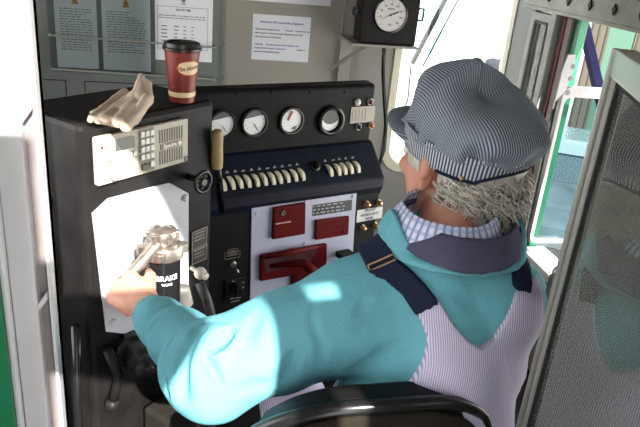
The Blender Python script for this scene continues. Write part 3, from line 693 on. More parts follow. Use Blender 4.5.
# headlight label and brass knobs
LH = .088
hl = build('label_plate', MB().prism(FM(LH), mq(((357, 210), (382.5, 206.5), (381.5, 217.5), (356, 222.5)), LH), .0, .002), mat('label_white', (.60, .58, .56), .5), con, label='white headlight label plate')
a, b = mc(369.3, 214, LH); FT = (wm(a, b, LH + .002), U2, ZZ, N2)
for t, dz, sz in (('FRONT', .0145, .0135), ('HEADLIGHT', 0, .0135), ('REAR', -.0145, .0135)):
    build('lettering', text_mb(t, sz, (wm(a, b + dz, LH + .002), U2, ZZ, N2), bold=.0003), ink, hl)
for p in ((366, 203.5), (378, 202), (362, 227), (374.5, 225)):
    a, b = mc(*p, LH); build('brass_knob', MB().lathe(wm(a, b, LH), N2, [(.010, 0), (.010, .004), (.0075, .006), (.009, .012), (.006, .019), (.0001, .021)], 16), brass, con, smooth='angle')
# left strip: small plates, toggle and rotary switch
for p, q in (((227.5, 249.5), (237.5, 252.5)), ((224.5, 253), (240, 257))):
    a0, b0 = mc(*p, LF); a1, b1 = mc(*q, LF); e = build('name_plate', ringplate(MB(), FM(LF), rrect(a0, b1, a1, b0, .001, 1), rrect(a0 + .002, b1 + .002, a1 - .002, b0 - .002, .001, 1), 0, .0015), steel, con)
    m = MB().box(FM(LF), (a0 + .006, (b0 + b1) / 2 - .002, .0002), (a1 - .006, (b0 + b1) / 2 + .002, .001)); build('lettering', m, steel, e)
a, b = mc(233, 264, LF)
tg = build('toggle_switch', MB().lathe(wm(a, b, LF), N2, [(.010, 0), (.010, .004), (.006, .006), (.006, .010)], 14), steel, con, smooth='angle')
build('toggle_lever', MB().tube([wm(a, b, LF + .008), wm(a + .004, b - .015, LF + .03)], [.003, .004], 8), steel, tg, smooth=True)
a, b = mc(236, 287, LF)
rs = build('rotary_switch', MB().box((wm(a, b, LF), U2, ZZ, N2), (-.038, -.038, 0), (.030, .034, .006)), gloss_blk, con, bevel=.004)
build('pointer_knob', MB().lathe(wm(a - .006, b, LF + .006), N2, [(.017, 0), (.015, .012), (.0001, .013)], 18).box((wm(a - .006, b, LF + .018), U2, ZZ, N2), (-.004, -.018, 0), (.004, .018, .008)), gloss_blk, rs, smooth='angle')
m = MB()
for dx, dz, w in ((-.012, .024, .006), (.02, .014, .008), (.02, -.004, .008), (-.014, -.034, .012), (.005, -.036, .018), (-.004, -.046, .028)): m.box((wm(a, b, LF + .006), U2, ZZ, N2), (dx - w / 2, dz, 0), (dx + w / 2, dz + .0025, .0005))
build('lettering', m, mat('engrave2', (.25, .25, .26), .6), rs)
# wooden throttle handle
t0 = at(217, 167, 1.60); t1 = at(217.5, 129, 1.55)
th = build('throttle_lever', MB().tube([at(222, 210, 1.80), at(219, 180, 1.66), t0], [.010, .009, .009], 10), gloss_blk, con, smooth=True)
build('wooden_grip', MB().lathe(t0, t1 - t0, [(.0135, 0), (.0145, .02), (.0135, .06), (.0145, .085), (.011, .098), (.0001, .102)], 18), wood, th, smooth='angle', label='worn wooden grip')

# ------------------------------------------------------------------ pressure gauge box on its bracket
YG = 2.72
pg = thing('pressure_gauge', (ony(388, 43, YG)[0], YG, ony(388, 43, YG)[2]), 'black square pressure gauge box with white dial beside the windshield', 'gauge')
gx0 = ony(361, 20, YG)[0]; gx1 = ony(419, 20, YG)[0]; gz0 = ony(388, 45, YG)[2]; gz1 = gz0 + .235
build('housing', MB().box(W0, (gx0, YG, gz0), (gx1, YG + .12, gz1)), blk, pg, bevel=.01)
gc = ony(390.5, 15, YG); FG = (gc, (1, 0, 0), (0, 0, 1), (0, -1, 0))
rg = .066
build('bezel', MB().lathe(gc, (0, -1, 0), [(rg + .008, -.001), (rg + .008, .006), (rg + .001, .008), (rg, .002), (.0001, .0015)], 40), gloss_blk, pg, smooth='angle')
gd = build('dial', MB().lathe(gc + V((0, -.002, 0)), (0, -1, 0), [(rg, 0), (rg, .001)], 40), mat('dial_aged', (.58, .56, .54), .4), pg)
m = MB()
for k in range(9):
    t = math.radians(225 - 270 * k / 8); d = V((math.cos(t), 0, math.sin(t))); e = V((-math.sin(t), 0, math.cos(t))); o = gc + V((0, -.0036, 0))
    m.add([o + d * .050 + e * .0008, o + d * .060 + e * .0008, o + d * .060 - e * .0008, o + d * .050 - e * .0008], [(0, 1, 2, 3)])
    if k: mt = text_mb(str(k * 20), .011, (gc + V((0, -.0036, 0)) + d * .043, (1, 0, 0), (0, 0, 1), (0, -1, 0)), off=0, bold=.0003); m.add(mt.v, mt.f)
build('numerals', m, ink, gd)
build('lettering', MB().add(*(lambda t: (t.v, t.f))(text_mb('BRAKE', .010, (gc + V((0, -.0036, .024)), (1, 0, 0), (0, 0, 1), (0, -1, 0)), off=0, bold=.0003))).add(*(lambda t: (t.v, t.f))(text_mb('PSI', .012, (gc + V((0, -.0036, -.040)), (1, 0, 0), (0, 0, 1), (0, -1, 0)), off=0, bold=.0003))), ink, gd)
nd = V((math.cos(math.radians(205)), 0, math.sin(math.radians(205)))); ne = V((-nd[2], 0, nd[0])); o = gc + V((0, -.005, 0))
build('needle', MB().add([o + nd * .056, o + ne * .0018, o - nd * .008 + ne * .0015, o - nd * .010 + ne * .0035, o - nd * .034 + ne * .003, o - nd * .034 - ne * .003, o - nd * .010 - ne * .0035, o - nd * .008 - ne * .0015, o - ne * .0018], [(0, 1, 2, 7, 8), (2, 3, 6, 7), (3, 4, 5, 6)]).lathe(o, (0, -1, 0), [(.005, 0), (.004, .002), (.0001, .0025)], 12), ink, pg)
build('side_knob', MB().box(W0, (gx0 - .028, YG + .02, gz0 + .12), (gx0, YG + .03, gz0 + .13)).box(W0, (gx0 - .032, YG + .01, gz0 + .108), (gx0 - .018, YG + .04, gz0 + .142)), gloss_blk, pg, bevel=.002)
build('latch', ringplate(MB(), ((gx1, YG + .03, gz0 + .13), (1, 0, 0), (0, 0, 1), (0, -1, 0)), rrect(-.002, -.028, .028, .028, .005, 3), rrect(.004, -.020, .020, .020, .004, 3), 0, .01), gloss_blk, pg)
br = thing('gauge_bracket', (gx0, YG + .1, gz0 - .1), 'grey steel shelf bracket under the pressure gauge', 'bracket')
build('shelf', MB().box(W0, (gx0 - .03, YG - .01, gz0 - .012), (gx1 + .01, YW - .001, gz0 - .001)), wall_p, br, bevel=.002)
build('brace', MB().tube([(gx0 + .055, YG + .06, gz0 - .014), (gx0 - .06, YW - .03, gz0 - .16)], .009, 6), wall_p, br)
cb = [(ony(384, 47, YG + .05)), ony(383, 70, YG + .1), ony(384, 95, YG + .12), ony(386, 125, YG + .1), ony(384, 150, YG + .1), ony(377, 170, YG + .05)]
tag(build('gauge_cable', MB().tube(cb, .0085, 10), gloss_blk, None, smooth=True), 'black cable hanging below the pressure gauge box', 'cable')
# wiper linkage in the windshield
wp_ = thing('wiper_arm', tuple(ony(405, 63, YW + .08)), 'dark wiper arm and rod outside the bright windshield', 'wiper')
build('arm', MB().tube([ony(448, -6, YW + .12), ony(412, 64, YW + .12)], .014, 8), mat('wiper_grey', (.03, .03, .03), .5), wp_)
build('rod', MB().tube([ony(460, -4, YW + .12), ony(423, 66, YW + .12), ony(411, 66, YW + .12), ony(408, 98, YW + .12), ony(398, 130, YW + .12)], .0055, 8), gloss_blk, wp_)

# ------------------------------------------------------------------ notices on the front wall
def notice(name, x0, z0, x1, z1, y, m_, label, tilt=0., group=None):
    t = thing(name, ((x0 + x1) / 2, y, z0), label, 'notice', group)
    build('sheet', MB().box(W0, (x0, y - .0012, z0), (x1, y, z1)), m_, t); return t
n1 = notice('notice', .256, 1.178, .517, 1.378, YW - .001, paper, 'white notice with blue heading taped to the front wall')
def tline(par, txt, size, x, z, m_, y=YW - .0025, bold=.0, al='LEFT'):
    build('lettering', text_mb(txt, size, ((x, y, z), (1, 0, 0), (0, 0, 1), (0, -1, 0)), off=.0004, align=al, bold=bold), m_, par)
tline(n1, 'Attention All Locomotive Engineers', .0135, .387, 1.346, inkblue, bold=.0003, al='CENTER')
for k, (a, b, c) in enumerate((('When starting please set the ', '60-series', ' in the proper run'), ('before each run with the throttle. Simply then move the', '', ''), ('slip in the seat and the throttle.', '', ''), ('', '', ''), ('Then also  ', 'the test the time and the operator unit', ''), ('', 'if they still the throttle. To prevent a ', 'sticking or'), ('damage to the electric system.', '', ''))):
    z = 1.314 - k * .0165
    if a: tline(n1, a, .0094, .268, z, ink, bold=.0003)
    if b: tline(n1, b, .0094, .268 + .0047 * len(a), z, inkblue, bold=.0003)
    if c: tline(n1, c, .0094, .268 + .0047 * (len(a) + len(b)), z, ink, bold=.0003)
n0 = notice('notice', .15, 1.432, .60, 1.60, YW - .001, paper, 'white notice cut off by the top edge of the photo')
tline(n0, 'Rules for engineers operating this cab are posted on the board', .0125, .375, 1.462, ink, bold=.0002, al='CENTER')
def textrows(par, x0, x1, ztop, zbot, dz, seed, m_, gap=.002, h=.0035, y=YW - .0105):
    r = np.random.RandomState(seed); mb = MB(); z = ztop
    while z > zbot:
        x = x0; e = x1 - (0 if r.rand() > .2 else r.rand() * (x1 - x0) * .5)
        while x < e - .006:
            w = min(.006 + .018 * r.rand(), e - x); mb.box(W0, (x, y - .0004, z), (x + w, y, z + h)); x += w + gap + .002
        z -= dz
    build('text_rows', mb, m_, par)
greyink = mat('grey_ink', (.20, .21, .24), .7)
for k, (x0, x1, lb) in enumerate(((-.575, -.405, 'left one of two crested permit sheets behind the plastic holder'), (-.385, -.185, 'right one of two crested permit sheets behind the plastic holder'))):
    n = notice('permit_sheet', x0, 1.10, x1, 1.42, YW - .009, paper2, lb, group='crested permit sheets on the front wall')
    textrows(n, x0 + .02, x1 - .02, 1.345, 1.17, .0105, 11 + k, greyink)
    cxx = (x0 + x1) / 2
    build('crest', MB().lathe((cxx, YW - .0102, 1.382), (0, -1, 0), [(.011, 0), (.011, .0006)], 16).box(W0, (cxx - .014, YW - .0112, 1.367), (cxx + .014, YW - .0102, 1.374)).prism(((cxx, YW - .0102, 1.392), (1, 0, 0), (0, 0, 1), (0, -1, 0)), [(-.008, 0), (0, .010), (.008, 0)], 0, .0006), orange, n)
n3 = notice('table_notice', -.165, 1.155, .08, 1.47, YW - .009, paper2, 'white notice with a printed table behind the cup')
textrows(n3, -.15, .05, 1.345, 1.325, .010, 31, greyink)
tline(n3, 'ROUTE TIME', .011, -.045, 1.372, ink, y=YW - .0105, bold=.0004, al='CENTER')
build('table_rule', ringplate(MB(), ((0, YW - .0105, 0), (1, 0, 0), (0, 0, 1), (0, -1, 0)), rrect(-.155, 1.205, .06, 1.385, .001, 1), rrect(-.1535, 1.2065, .0585, 1.3835, .001, 1), 0, .0005), greyink, n3)
mb = MB(); r = np.random.RandomState(5)
for i in range(6):
    for x, w in ((-.14, .035), (-.085, .022), (-.045, .014), (-.01, .010)):
        ww = w * (.6 + .4 * r.rand()); build('table_entry', MB().box(W0, (x, YW - .0109, 1.30 - i * .0155), (x + ww, YW - .0105, 1.3045 - i * .0155)), greyink, n3)
build('emblem', MB().lathe((-.045, YW - .0102, 1.412), (0, -1, 0), [(.009, 0), (.009, .0006)], 12).box(W0, (-.055, YW - .0108, 1.396), (-.035, YW - .0102, 1.400)), greyink, n3)
ph = thing('plastic_holder', (-.38, YW - .03, 1.09), 'clear plastic document holder with two thin rods on the dark wall', 'document holder')
build('sheet', MB().box(W0, (-.60, YW - .030, 1.085), (-.165, YW - .027, 1.46)), holder, ph)
for z in (1.232, 1.090): build('rod', MB().tube([(-.60, YW - .036, z + .006), (.10, YW - .036, z - .006)], .0045, 8).cyl((-.595, YW - .036, z + .006), (-.595, YW - .008, z + .006), .006).cyl((.095, YW - .036, z - .006), (.095, YW - .008, z - .006), .006), alum, ph, smooth='angle')
# ------------------------------------------------------------------ glazed door at the right
EP = at(575, 240, .98); EP[2] = 0; DA = math.radians(22)
DD = V((-math.sin(DA), -math.cos(DA), 0)); DN = V((-math.cos(DA), math.sin(DA), 0))
ztopd = onp(617, 44, EP, DN)[2]
FD = (EP, DD, ZZ, DN)
dr = struct('door_1', MB().box(FD, (0, 0, -.016), (.012, ztopd, .016)).box(FD, (.020, 0, -.012), (.034, ztopd, .012)).box(FD, (.010, 0, -.006), (.022, ztopd, .006)).box(FD, (.012, ztopd - .034, -.014), (.46, ztopd, .014)).box(FD, (.43, 0, -.014), (.46, ztopd, .014)).box(FD, (.012, .82, -.012), (.46, .88, .012)), alum, bevel=.003)
build('pane', MB().box(FD, (.03, .87, -.003), (.44, ztopd - .03, .003)), doorglass, dr)
build('lower_panel', MB().box(FD, (.03, .02, -.006), (.44, .83, .006)), dgrey, dr)
build('gasket', MB().box(FD, (.034, .87, -.008), (.042, ztopd - .034, .008)).box(FD, (.034, ztopd - .041, -.008), (.44, ztopd - .034, .008)), rubber, dr)
def dq(px, py): q = onp(px, py, EP, DN); return (q - EP) @ DD, q[2]
z1_ = dq(572, 205)[1]; z0_ = dq(556, 305)[1]
hp_ = build('latch_plate', MB().box(FD, (-.022, z0_, -.004), (.0, z1_, .004)), dkbrown, dr, bevel=.001)
for k in range(3): zz = z0_ + (z1_ - z0_) * (.55 + .2 * k); build('rivet', MB().lathe(EP + DD * -.012 + ZZ * zz + DN * .004, DN, [(.004, 0), (.003, .003), (.0001, .004)], 10), steel, hp_)
zk = dq(560, 272)[1]; zl = dq(558, 292)[1]
build('latch_knob', MB().lathe(EP + DD * -.004 + ZZ * zk, -DD, [(.014, 0), (.014, .008), (.008, .012), (.007, .022), (.012, .026), (.012, .034), (.006, .040), (.0001, .041)], 18), steel, hp_, smooth='angle')
build('latch_block', MB().box(FD, (-.048, zl - .017, -.012), (.004, zl + .016, .012)).box(FD, (-.012, zl - .028, -.014), (.01, zl + .02, .014)), mat('brown_metal', (.11, .07, .04), .35, metal=.4), hp_, bevel=.002)

# ------------------------------------------------------------------ operator's chair
CC = V((.274, .72, 0)); CA = math.radians(-2)
CF = V((math.sin(CA), math.cos(CA), 0)); CRt = V((CF[1], -CF[0], 0))
RC = .36; HW = .228; ZT = 1.108
def chair_pt(s, z, off=0.):
    a = s * HW / RC; p = CRt * ((RC - off) * math.sin(a)) + CF * (RC - (RC - off) * math.cos(a)); lean = (z - ZT) * .10
    return CC + p + CF * (-off * 0 + lean) + ZZ * z
def ctop(s): return ZT - .115 * abs(s) ** 2.6 - .10 * max(0, abs(s) - .8) * 2
ch = thing('operator_chair', (.30, .85, 0), 'black high-backed operator chair behind the seated man', 'chair')
def shell(o0, o1, m0, m1, zbase, inset):
    mb = MB(); ns, nz = 40, 16
    for oo in (o0, o1):
        b = len(mb.v)
        for i in range(ns + 1):
            s = (-1 + 2 * i / ns) * (1 - inset / HW); zt_ = ctop(s / (1 - inset / HW)) - inset
            for k in range(nz + 1):
                t = k / nz; bul = .010 * (1 - abs(s) ** 4) * math.sin(PI * min(1, t * 1.02)) ** .5
                z = zbase + (zt_ - zbase) * t; mb.v.append(tuple(chair_pt(s, z, oo + (bul if oo < 0 else -bul) * (1 if oo == o0 else -1) * 0)))
        for i in range(ns):
            for k in range(nz): q = b + i * (nz + 1) + k; mb.f.append((q, q + nz + 1, q + nz + 2, q + 1))
    n = (ns + 1) * (nz + 1)
    def e(i, k): return i * (nz + 1) + k
    for i in range(ns): mb.f.append((e(i, nz), e(i + 1, nz), e(i + 1, nz) + n, e(i, nz) + n)); mb.f.append((e(i, 0), e(i + 1, 0), e(i + 1, 0) + n, e(i, 0) + n))
    for k in range(nz): mb.f.append((e(0, k), e(0, k + 1), e(0, k + 1) + n, e(0, k) + n)); mb.f.append((e(ns, k), e(ns, k + 1), e(ns, k + 1) + n, e(ns, k) + n))
    return mb
build('backrest', shell(-.005, .040, 0, 0, .62, 0.), chairm, ch, smooth='angle', bevel=.012)
build('back_panel', shell(-.013, .0, 0, 0, .66, .020), chairshell, ch, smooth='angle', bevel=.004, label='dark olive back panel')
mb = MB(); pp = [chair_pt(s, ctop(s) - .006, -.009) for s in np.linspace(-1, 1, 60)]; mb.tube([chair_pt(-1, .66, -.009)] + pp + [chair_pt(1, .66, -.009)], .011, 10)
build('piping', mb, gloss_blk, ch, smooth=True)
sc_ = CC + CF * .26
build('seat', MB().prism((sc_ + ZZ * .0, CRt, CF, ZZ), rrect(-.24, -.22, .24, .22, .06, 5), .47, .565), chairm, ch, bevel=.02)
build('pedestal', MB().lathe(sc_, ZZ, [(.22, 0), (.22, .02), (.05, .04), (.05, .47)], 24), gloss_blk, ch, smooth='angle')
ar = build('armrest', MB().tube([CC + CRt * -.23 + CF * .04 + ZZ * .82, CC + CRt * -.235 + CF * .30 + ZZ * .80], .028, 12).tube([CC + CRt * -.23 + CF * .10 + ZZ * .80, CC + CRt * -.23 + CF * .10 + ZZ * .52], .014, 8), chairm, ch, smooth='angle')

# ------------------------------------------------------------------ the engineer
H = .0045
NB = at(452, 223, 1.06)
LS = at(350, 316, 1.085); RS = at(498, 300, 1.10)
EL = at(212, 370, 1.11); WR = at(160, 322, 1.27)
PV = V((.385, .86, .68)); CH = V((.405, .865, 1.10))
RE = V((.565, 1.00, .97)); RW_ = V((.47, 1.22, .93))
O = at(459, 162, 1.12)
ha = math.radians(-24); hpch = math.radians(0)
Fh = V((math.sin(ha) * math.cos(hpch), math.cos(ha) * math.cos(hpch), math.sin(hpch))); Lh = V((-math.cos(ha), math.sin(ha), 0)); Uh = np.cross(Lh, Fh) * -1
if Uh[2] < 0: Uh = -Uh
roll = math.radians(4); Lh, Uh = Lh * math.cos(roll) - Uh * math.sin(roll), Uh * math.cos(roll) + Lh * math.sin(roll)
HB = [Fh, Lh, Uh]
def hd_(f, l, u): return O + Fh * f + Lh * l + Uh * u
# --- skin: head, neck, torso core, arms and hands as one surface
wrist = at(143, 304, 1.335); knk = at(118, 285, 1.415)
hdir = knk - wrist; hdir /= np.linalg.norm(hdir)
toC = CAM - knk; toC /= np.linalg.norm(toC)
hs = np.cross(hdir, toC); hs /= np.linalg.norm(hs); 
if hs[2] > 0: hs = -hs            # index -> little finger runs down
hn = np.cross(hs, hdir); hn /= np.linalg.norm(hn)
if hn @ toC < 0: hn = -hn         # back of the hand
def hp3(a, b, c): return wrist + hdir * a + hs * b + hn * c
palm = []
for b0, b1 in ((-.026, -.030), (-.010, -.011), (.008, .009), (.022, .027)): palm.append((cap(hp3(.0, b0 * .7, 0), hp3(.088 - abs(b1) * .25, b1, .004), .0165, .0135), .012))
fing = []; tips = []
for i, (b, l, r) in enumerate(((-.031, .92, .0092), (-.0105, 1.0, .0095), (.0095, .94, .0090), (.0275, .78, .0082))):
    k0 = hp3(.084 - abs(b) * .25, b, .002); k1 = k0 + (hdir * .034 * l - hn * .026 + hs * .004) ; k2 = k1 + (-hdir * .004 - hn * .026 * l + hs * .002); k3 = k2 + (-hdir * .018 - hn * .008)
    fing += [cap(k0, k1, r * 1.08, r), cap(k1, k2, r, r * .92), cap(k2, k3, r * .92, r * .80)]; tips.append(k3)
t0_ = hp3(.022, -.030, -.004); t1_ = hp3(.055, -.052, -.014); t2_ = hp3(.082, -.058, -.026)
thumb = [(cap(t0_, t1_, .015, .0115), .010), (cap(t1_, t2_, .0112, .0088), .004)]
skinp = [(ell(hd_(-.008, 0, .022), (.096, .077, .084), HB), .02), (ell(hd_(.035, 0, -.035), (.058, .060, .075), HB), .03), (cap(hd_(.070, 0, -.085), hd_(.040, 0, -.07), .020, .045), .02),
         (cap(hd_(-.010, .045, -.075), hd_(.06, .02, -.09), .018, .016), .02), (cap(hd_(-.010, -.045, -.075), hd_(.06, -.02, -.09), .018, .016), .02),
         (cap(hd_(.030, .048, -.03), hd_(.010, .030, -.135), .026, .036), .03), (cap(hd_(.030, -.048, -.03), hd_(.010, -.030, -.135), .026, .036), .03),
         (cap(hd_(.094, 0, .005), hd_(.112, 0, -.030), .009, .013), .012), (cap(hd_(.088, .032, .022), hd_(.088, -.032, .022), .012, .012), .012),
         (ell(hd_(.075, .038, -.02), (.02, .022, .016), HB), .015), (ell(hd_(.075, -.038, -.02), (.02, .022, .016), HB), .015), (ell(hd_(.088, 0, -.062), (.014, .026, .007), HB), .008),
         (cap(hd_(-.018, 0, -.05), NB + V((-.005, .0, -.02)), .050, .052), .015), (cap(NB + V((0, 0, -.05)), V((.40, .88, 1.13)), .05, .08), .02),
         (cap(V((.385, .87, .72)), V((.40, .875, 1.10)), .10, .105, (1.15, .8, 1)), .03), (cap(LS + V((.03, 0, -.02)), EL, .055, .045), .03), (cap(V((.40, .88, 1.13)), LS - V((0, 0, .03)), .05, .045), .02), (cap(V((.40, .88, 1.13)), RS - V((0, 0, .03)), .05, .045), .02),
         (cap(EL, wrist, .042, .027), .03), (cap(RS - V((.02, 0, 0)), RE, .055, .042), .04), (cap(RE, RW_, .040, .028), .03), (ell(RW_ + V((-.03, .05, 0)), (.035, .055, .025)), .02)]
for sgn in (1, -1):
    skinp += [(cap(hd_(-.016, .088 * sgn, .022), hd_(-.016, .092 * sgn, .002), .0075, .007), .004), (cap(hd_(-.014, .089 * sgn, .004), hd_(-.002, .080 * sgn, -.026), .0075, .0085), .004), (cap(hd_(-.014, .086 * sgn, .026), hd_(.004, .080 * sgn, .022), .0065, .005), .004), (ell(hd_(-.005, .080 * sgn, .0), (.014, .007, .024), HB), .005)]
body_f = union(skinp, .02); palm_f = union(palm, .01)
def skinf(X, Y, Z):
    d = body_f(X, Y, Z)
    for sgn in (1, -1):   # ear bowl, eye sockets
        d = np.maximum(d, -ell(hd_(.000, .091 * sgn, .004), (.0085, .007, .015), HB)(X, Y, Z))
        d = np.maximum(d, -(ell(hd_(.104, .033 * sgn, .002), (.012, .016, .010), HB)(X, Y, Z)))
    d = np.maximum(d, -ell(hd_(.104, 0, -.062), (.008, .024, .0018), HB)(X, Y, Z))
    return d + .0006 * wn(X, Y, Z, 90, 2)
def handf(X, Y, Z):
    d = smin(palm_f(X, Y, Z), cap(hp3(-.05, 0, 0), hp3(.0, 0, 0), .0255, .023, None)(X, Y, Z), .014)
    for g, k in thumb: d = smin(d, g(X, Y, Z), k)
    ff_ = None
    for i in range(4):
        fi = smin(smin(fing[3 * i](X, Y, Z), fing[3 * i + 1](X, Y, Z), .004), fing[3 * i + 2](X, Y, Z), .004); ff_ = fi if ff_ is None else np.minimum(ff_, fi)
    return smin(d, ff_, .005)
v1, f1 = snets(lambda *a: smin(skinf(*a), handf(*a), .008), (-.20, .70, .60), (.72, 1.40, 1.60), .0045 if FAST else .0035)
man = build('person', (v1, f1), skin, None, smooth=True)
tag(man, 'seated man in striped cap, teal sweatshirt and striped overalls, hand on brake handle', 'person')
for sgn in (1, -1):
    e = build('eye', MB().ball(hd_(.086, .033 * sgn, .002), .012, Fh, 16), mat('eye_white', (.7, .68, .65), .2), man, smooth=True)
    build('iris', MB().lathe(hd_(.0975, .033 * sgn, .002), Fh, [(.0055, 0), (.0045, .001), (.0001, .0012)], 14), mat('iris_blue', (.05, .09, .14), .2), e)

# --- sweatshirt
cuffp = WR
tors = [(cap(PV + V((0, 0, .04)), CH + V((0, 0, -.03)), .138, .130, (1.18, .84, 1)), .04), (cap(NB + V((-.01, .0, -.05)), V((.40, .87, 1.12)), .078, .12), .04),
        (cap(NB + V((-.02, -.005, -.055)), LS + V((.0, 0, 0)), .064, .082), .03), (cap(NB + V((.02, -.005, -.055)), RS, .060, .070), .03),
        (cap(RS, RE, .070, .062), .03), (cap(RE, RW_, .066, .042), .04),
        (cap(LS, EL, .086, .076), .03)]
fore = [(cap(EL, WR, .074, .046), .03)]
tf = union(tors + fore, .04)
def seg_t(a, b, X, Y, Z):
    d = b - a; return ((X - a[0]) * d[0] + (Y - a[1]) * d[1] + (Z - a[2]) * d[2]) / (d @ d)
def folds(X, Y, Z):
    w = wn(X, Y, Z, 11, 8)
    def rdg(v, p=3): return 1 - np.abs(np.sin(v)) ** .7
    ta = seg_t(EL, WR, X, Y, Z); tb = seg_t(LS, EL, X, Y, Z)
    near = np.exp(-((X - EL[0]) ** 2 + (Y - EL[1]) ** 2 + (Z - EL[2]) ** 2) / .012)
    fa = rdg(ta * 9.5 + w * 1.8 + (Z - Y) * 9) * np.exp(-((ta - .55) / .5) ** 2)
    fb_ = rdg(tb * 6 + w * 2.2 + (Z) * 14 + 1) * np.exp(-((tb - .75) / .35) ** 2)
    fc = rdg((Z * 15 + X * 16) + wn(X, Y, Z, 7, 4) * 2.4) * np.clip((X - .15) * 6, 0, 1)
    return .0110 * fa + .0080 * fb_ + .0050 * fc + .004 * wn(X, Y, Z, 30, 9) + .0015 * wn(X, Y, Z, 75, 10)
def march(px, py, g, s0=.6, s1=1.35):
    d = ray(px, py); ss = np.linspace(s0, s1, 600); P = CAM[None] + d[None] * ss[:, None]; v = g(P[:, 0], P[:, 1], P[:, 2])
    k = np.argmax(v < 0); k = k if v[k] < 0 else np.argmin(v); return P[k]
CR = []
for pts, dep, wdt in (([(204, 326), (186, 350), (182, 392), (186, 404)], .016, .009), ([(234, 326), (221, 340), (208, 354)], .020, .008), ([(202, 351), (211, 370), (221, 388)], .012, .007), ([(156, 346), (164, 374), (171, 400)], .011, .008),
                      ([(146, 338), (161, 318)], .008, .006), ([(140, 360), (152, 385)], .007, .007), ([(176, 330), (166, 352)], .008, .007), ([(318, 296), (313, 320), (322, 345), (318, 372)], .006, .006), ([(395, 296), (372, 312), (352, 330)], .006, .008), ([(262, 310), (250, 330), (246, 352)], .007, .010),
                      ([(415, 338), (385, 352), (345, 372)], .006, .008), ([(300, 350), (285, 372), (262, 392)], .006, .010), ([(445, 285), (470, 305), (484, 300)], .004, .008), ([(372, 300), (355, 318)], .006, .007), ([(230, 395), (255, 385), (282, 384)], .006, .009)):
    P3 = [march(*p, tf) for p in pts]; m_ = len(P3) - 1
    for k, (a, b) in enumerate(zip(P3[:-1], P3[1:])):
        c = (a + b) / 2; e = .004; n_ = V([float(tf(*(c + V([e * (i == j) for j in range(3)])))) - float(tf(*(c - V([e * (i == j) for j in range(3)])))) for i in range(3)]); n_ /= np.linalg.norm(n_)
        CR.append((a, b, dep * .72, wdt * 1.35, n_, k / m_, (k + 1) / m_, c))
def creases(X, Y, Z):
    o = 0 * X
    for a, b, dep, wdt, n_, s0, s1, c in CR:
        near = (np.abs(X - c[0]) < .10) & (np.abs(Y - c[1]) < .10) & (np.abs(Z - c[2]) < .10)
        x, y, z = X[near], Y[near], Z[near]
        h = (x - c[0]) * n_[0] + (y - c[1]) * n_[1] + (z - c[2]) * n_[2]
        d = b - a; d = d - n_ * (d @ n_); L = d @ d
        px_, py_, pz_ = x - h * n_[0] - a[0], y - h * n_[1] - a[1], z - h * n_[2] - a[2]; ha = (a - c) @ n_
        px_, py_, pz_ = px_ + ha * n_[0], py_ + ha * n_[1], pz_ + ha * n_[2]
        t = np.clip((px_ * d[0] + py_ * d[1] + pz_ * d[2]) / L, 0, 1)
        q = np.sqrt((px_ - d[0] * t) ** 2 + (py_ - d[1] * t) ** 2 + (pz_ - d[2] * t) ** 2)
        s_ = s0 + (s1 - s0) * t; tap = np.sin(PI * np.clip(s_, 0, 1)) ** .7 * np.exp(-(h / .035) ** 4)
        v = tap * dep * (np.exp(-(q / wdt) ** 2) - .22 * np.exp(-((q - wdt * 2.0) / (wdt * 1.1)) ** 2))
        cur = o[near]; o[near] = np.where(np.abs(v) > np.abs(cur), v, cur)
    return o
def shirtf(X, Y, Z):
    d = tf(X, Y, Z)
    amp = np.clip((1.36 - Z) * 6, 0, 1)
    d = d + folds(X, Y, Z) * amp - .002 + creases(X, Y, Z)
    # open neck
    d = np.maximum(d, -cap(NB + V((0, 0, -.015)), NB + V((0, .0, .20)), .070, .075)(X, Y, Z))
    # wrist end
    wd = WR - EL; wd = wd / np.linalg.norm(wd)
    pl = (X - WR[0]) * wd[0] + (Y - WR[1]) * wd[1] + (Z - WR[2]) * wd[2]
    return d
hs_ = .0055 if FAST else .0042
v2, f2 = snets(shirtf, (-.18, .62, .62), (.74, 1.36, 1.42), hs_)
build('sweatshirt', (v2, f2), teal, man, smooth=True, label='teal sweatshirt')
wd = (wrist - EL); wd /= np.linalg.norm(wd)
tt = V((0, 0, 1)); cxx_ = np.cross(tt, wd); cxx_ /= np.linalg.norm(cxx_); cyy_ = np.cross(wd, cxx_)
def cuffpt(s, t):
    a = s * 2 * PI; r = .040 - .005 * t + .0022 * math.cos(a * 22) * (1 - .3 * t) + (.004 if t < .1 else 0) * -1
    if t > .93: r -= .006
    return WR + wd * (.010 + .040 * t) + (cxx_ * math.cos(a) + cyy_ * math.sin(a)) * r
build('cuff', MB().strip(cuffpt, 132, 10, True), teal, man, smooth=True, label='ribbed teal cuff')

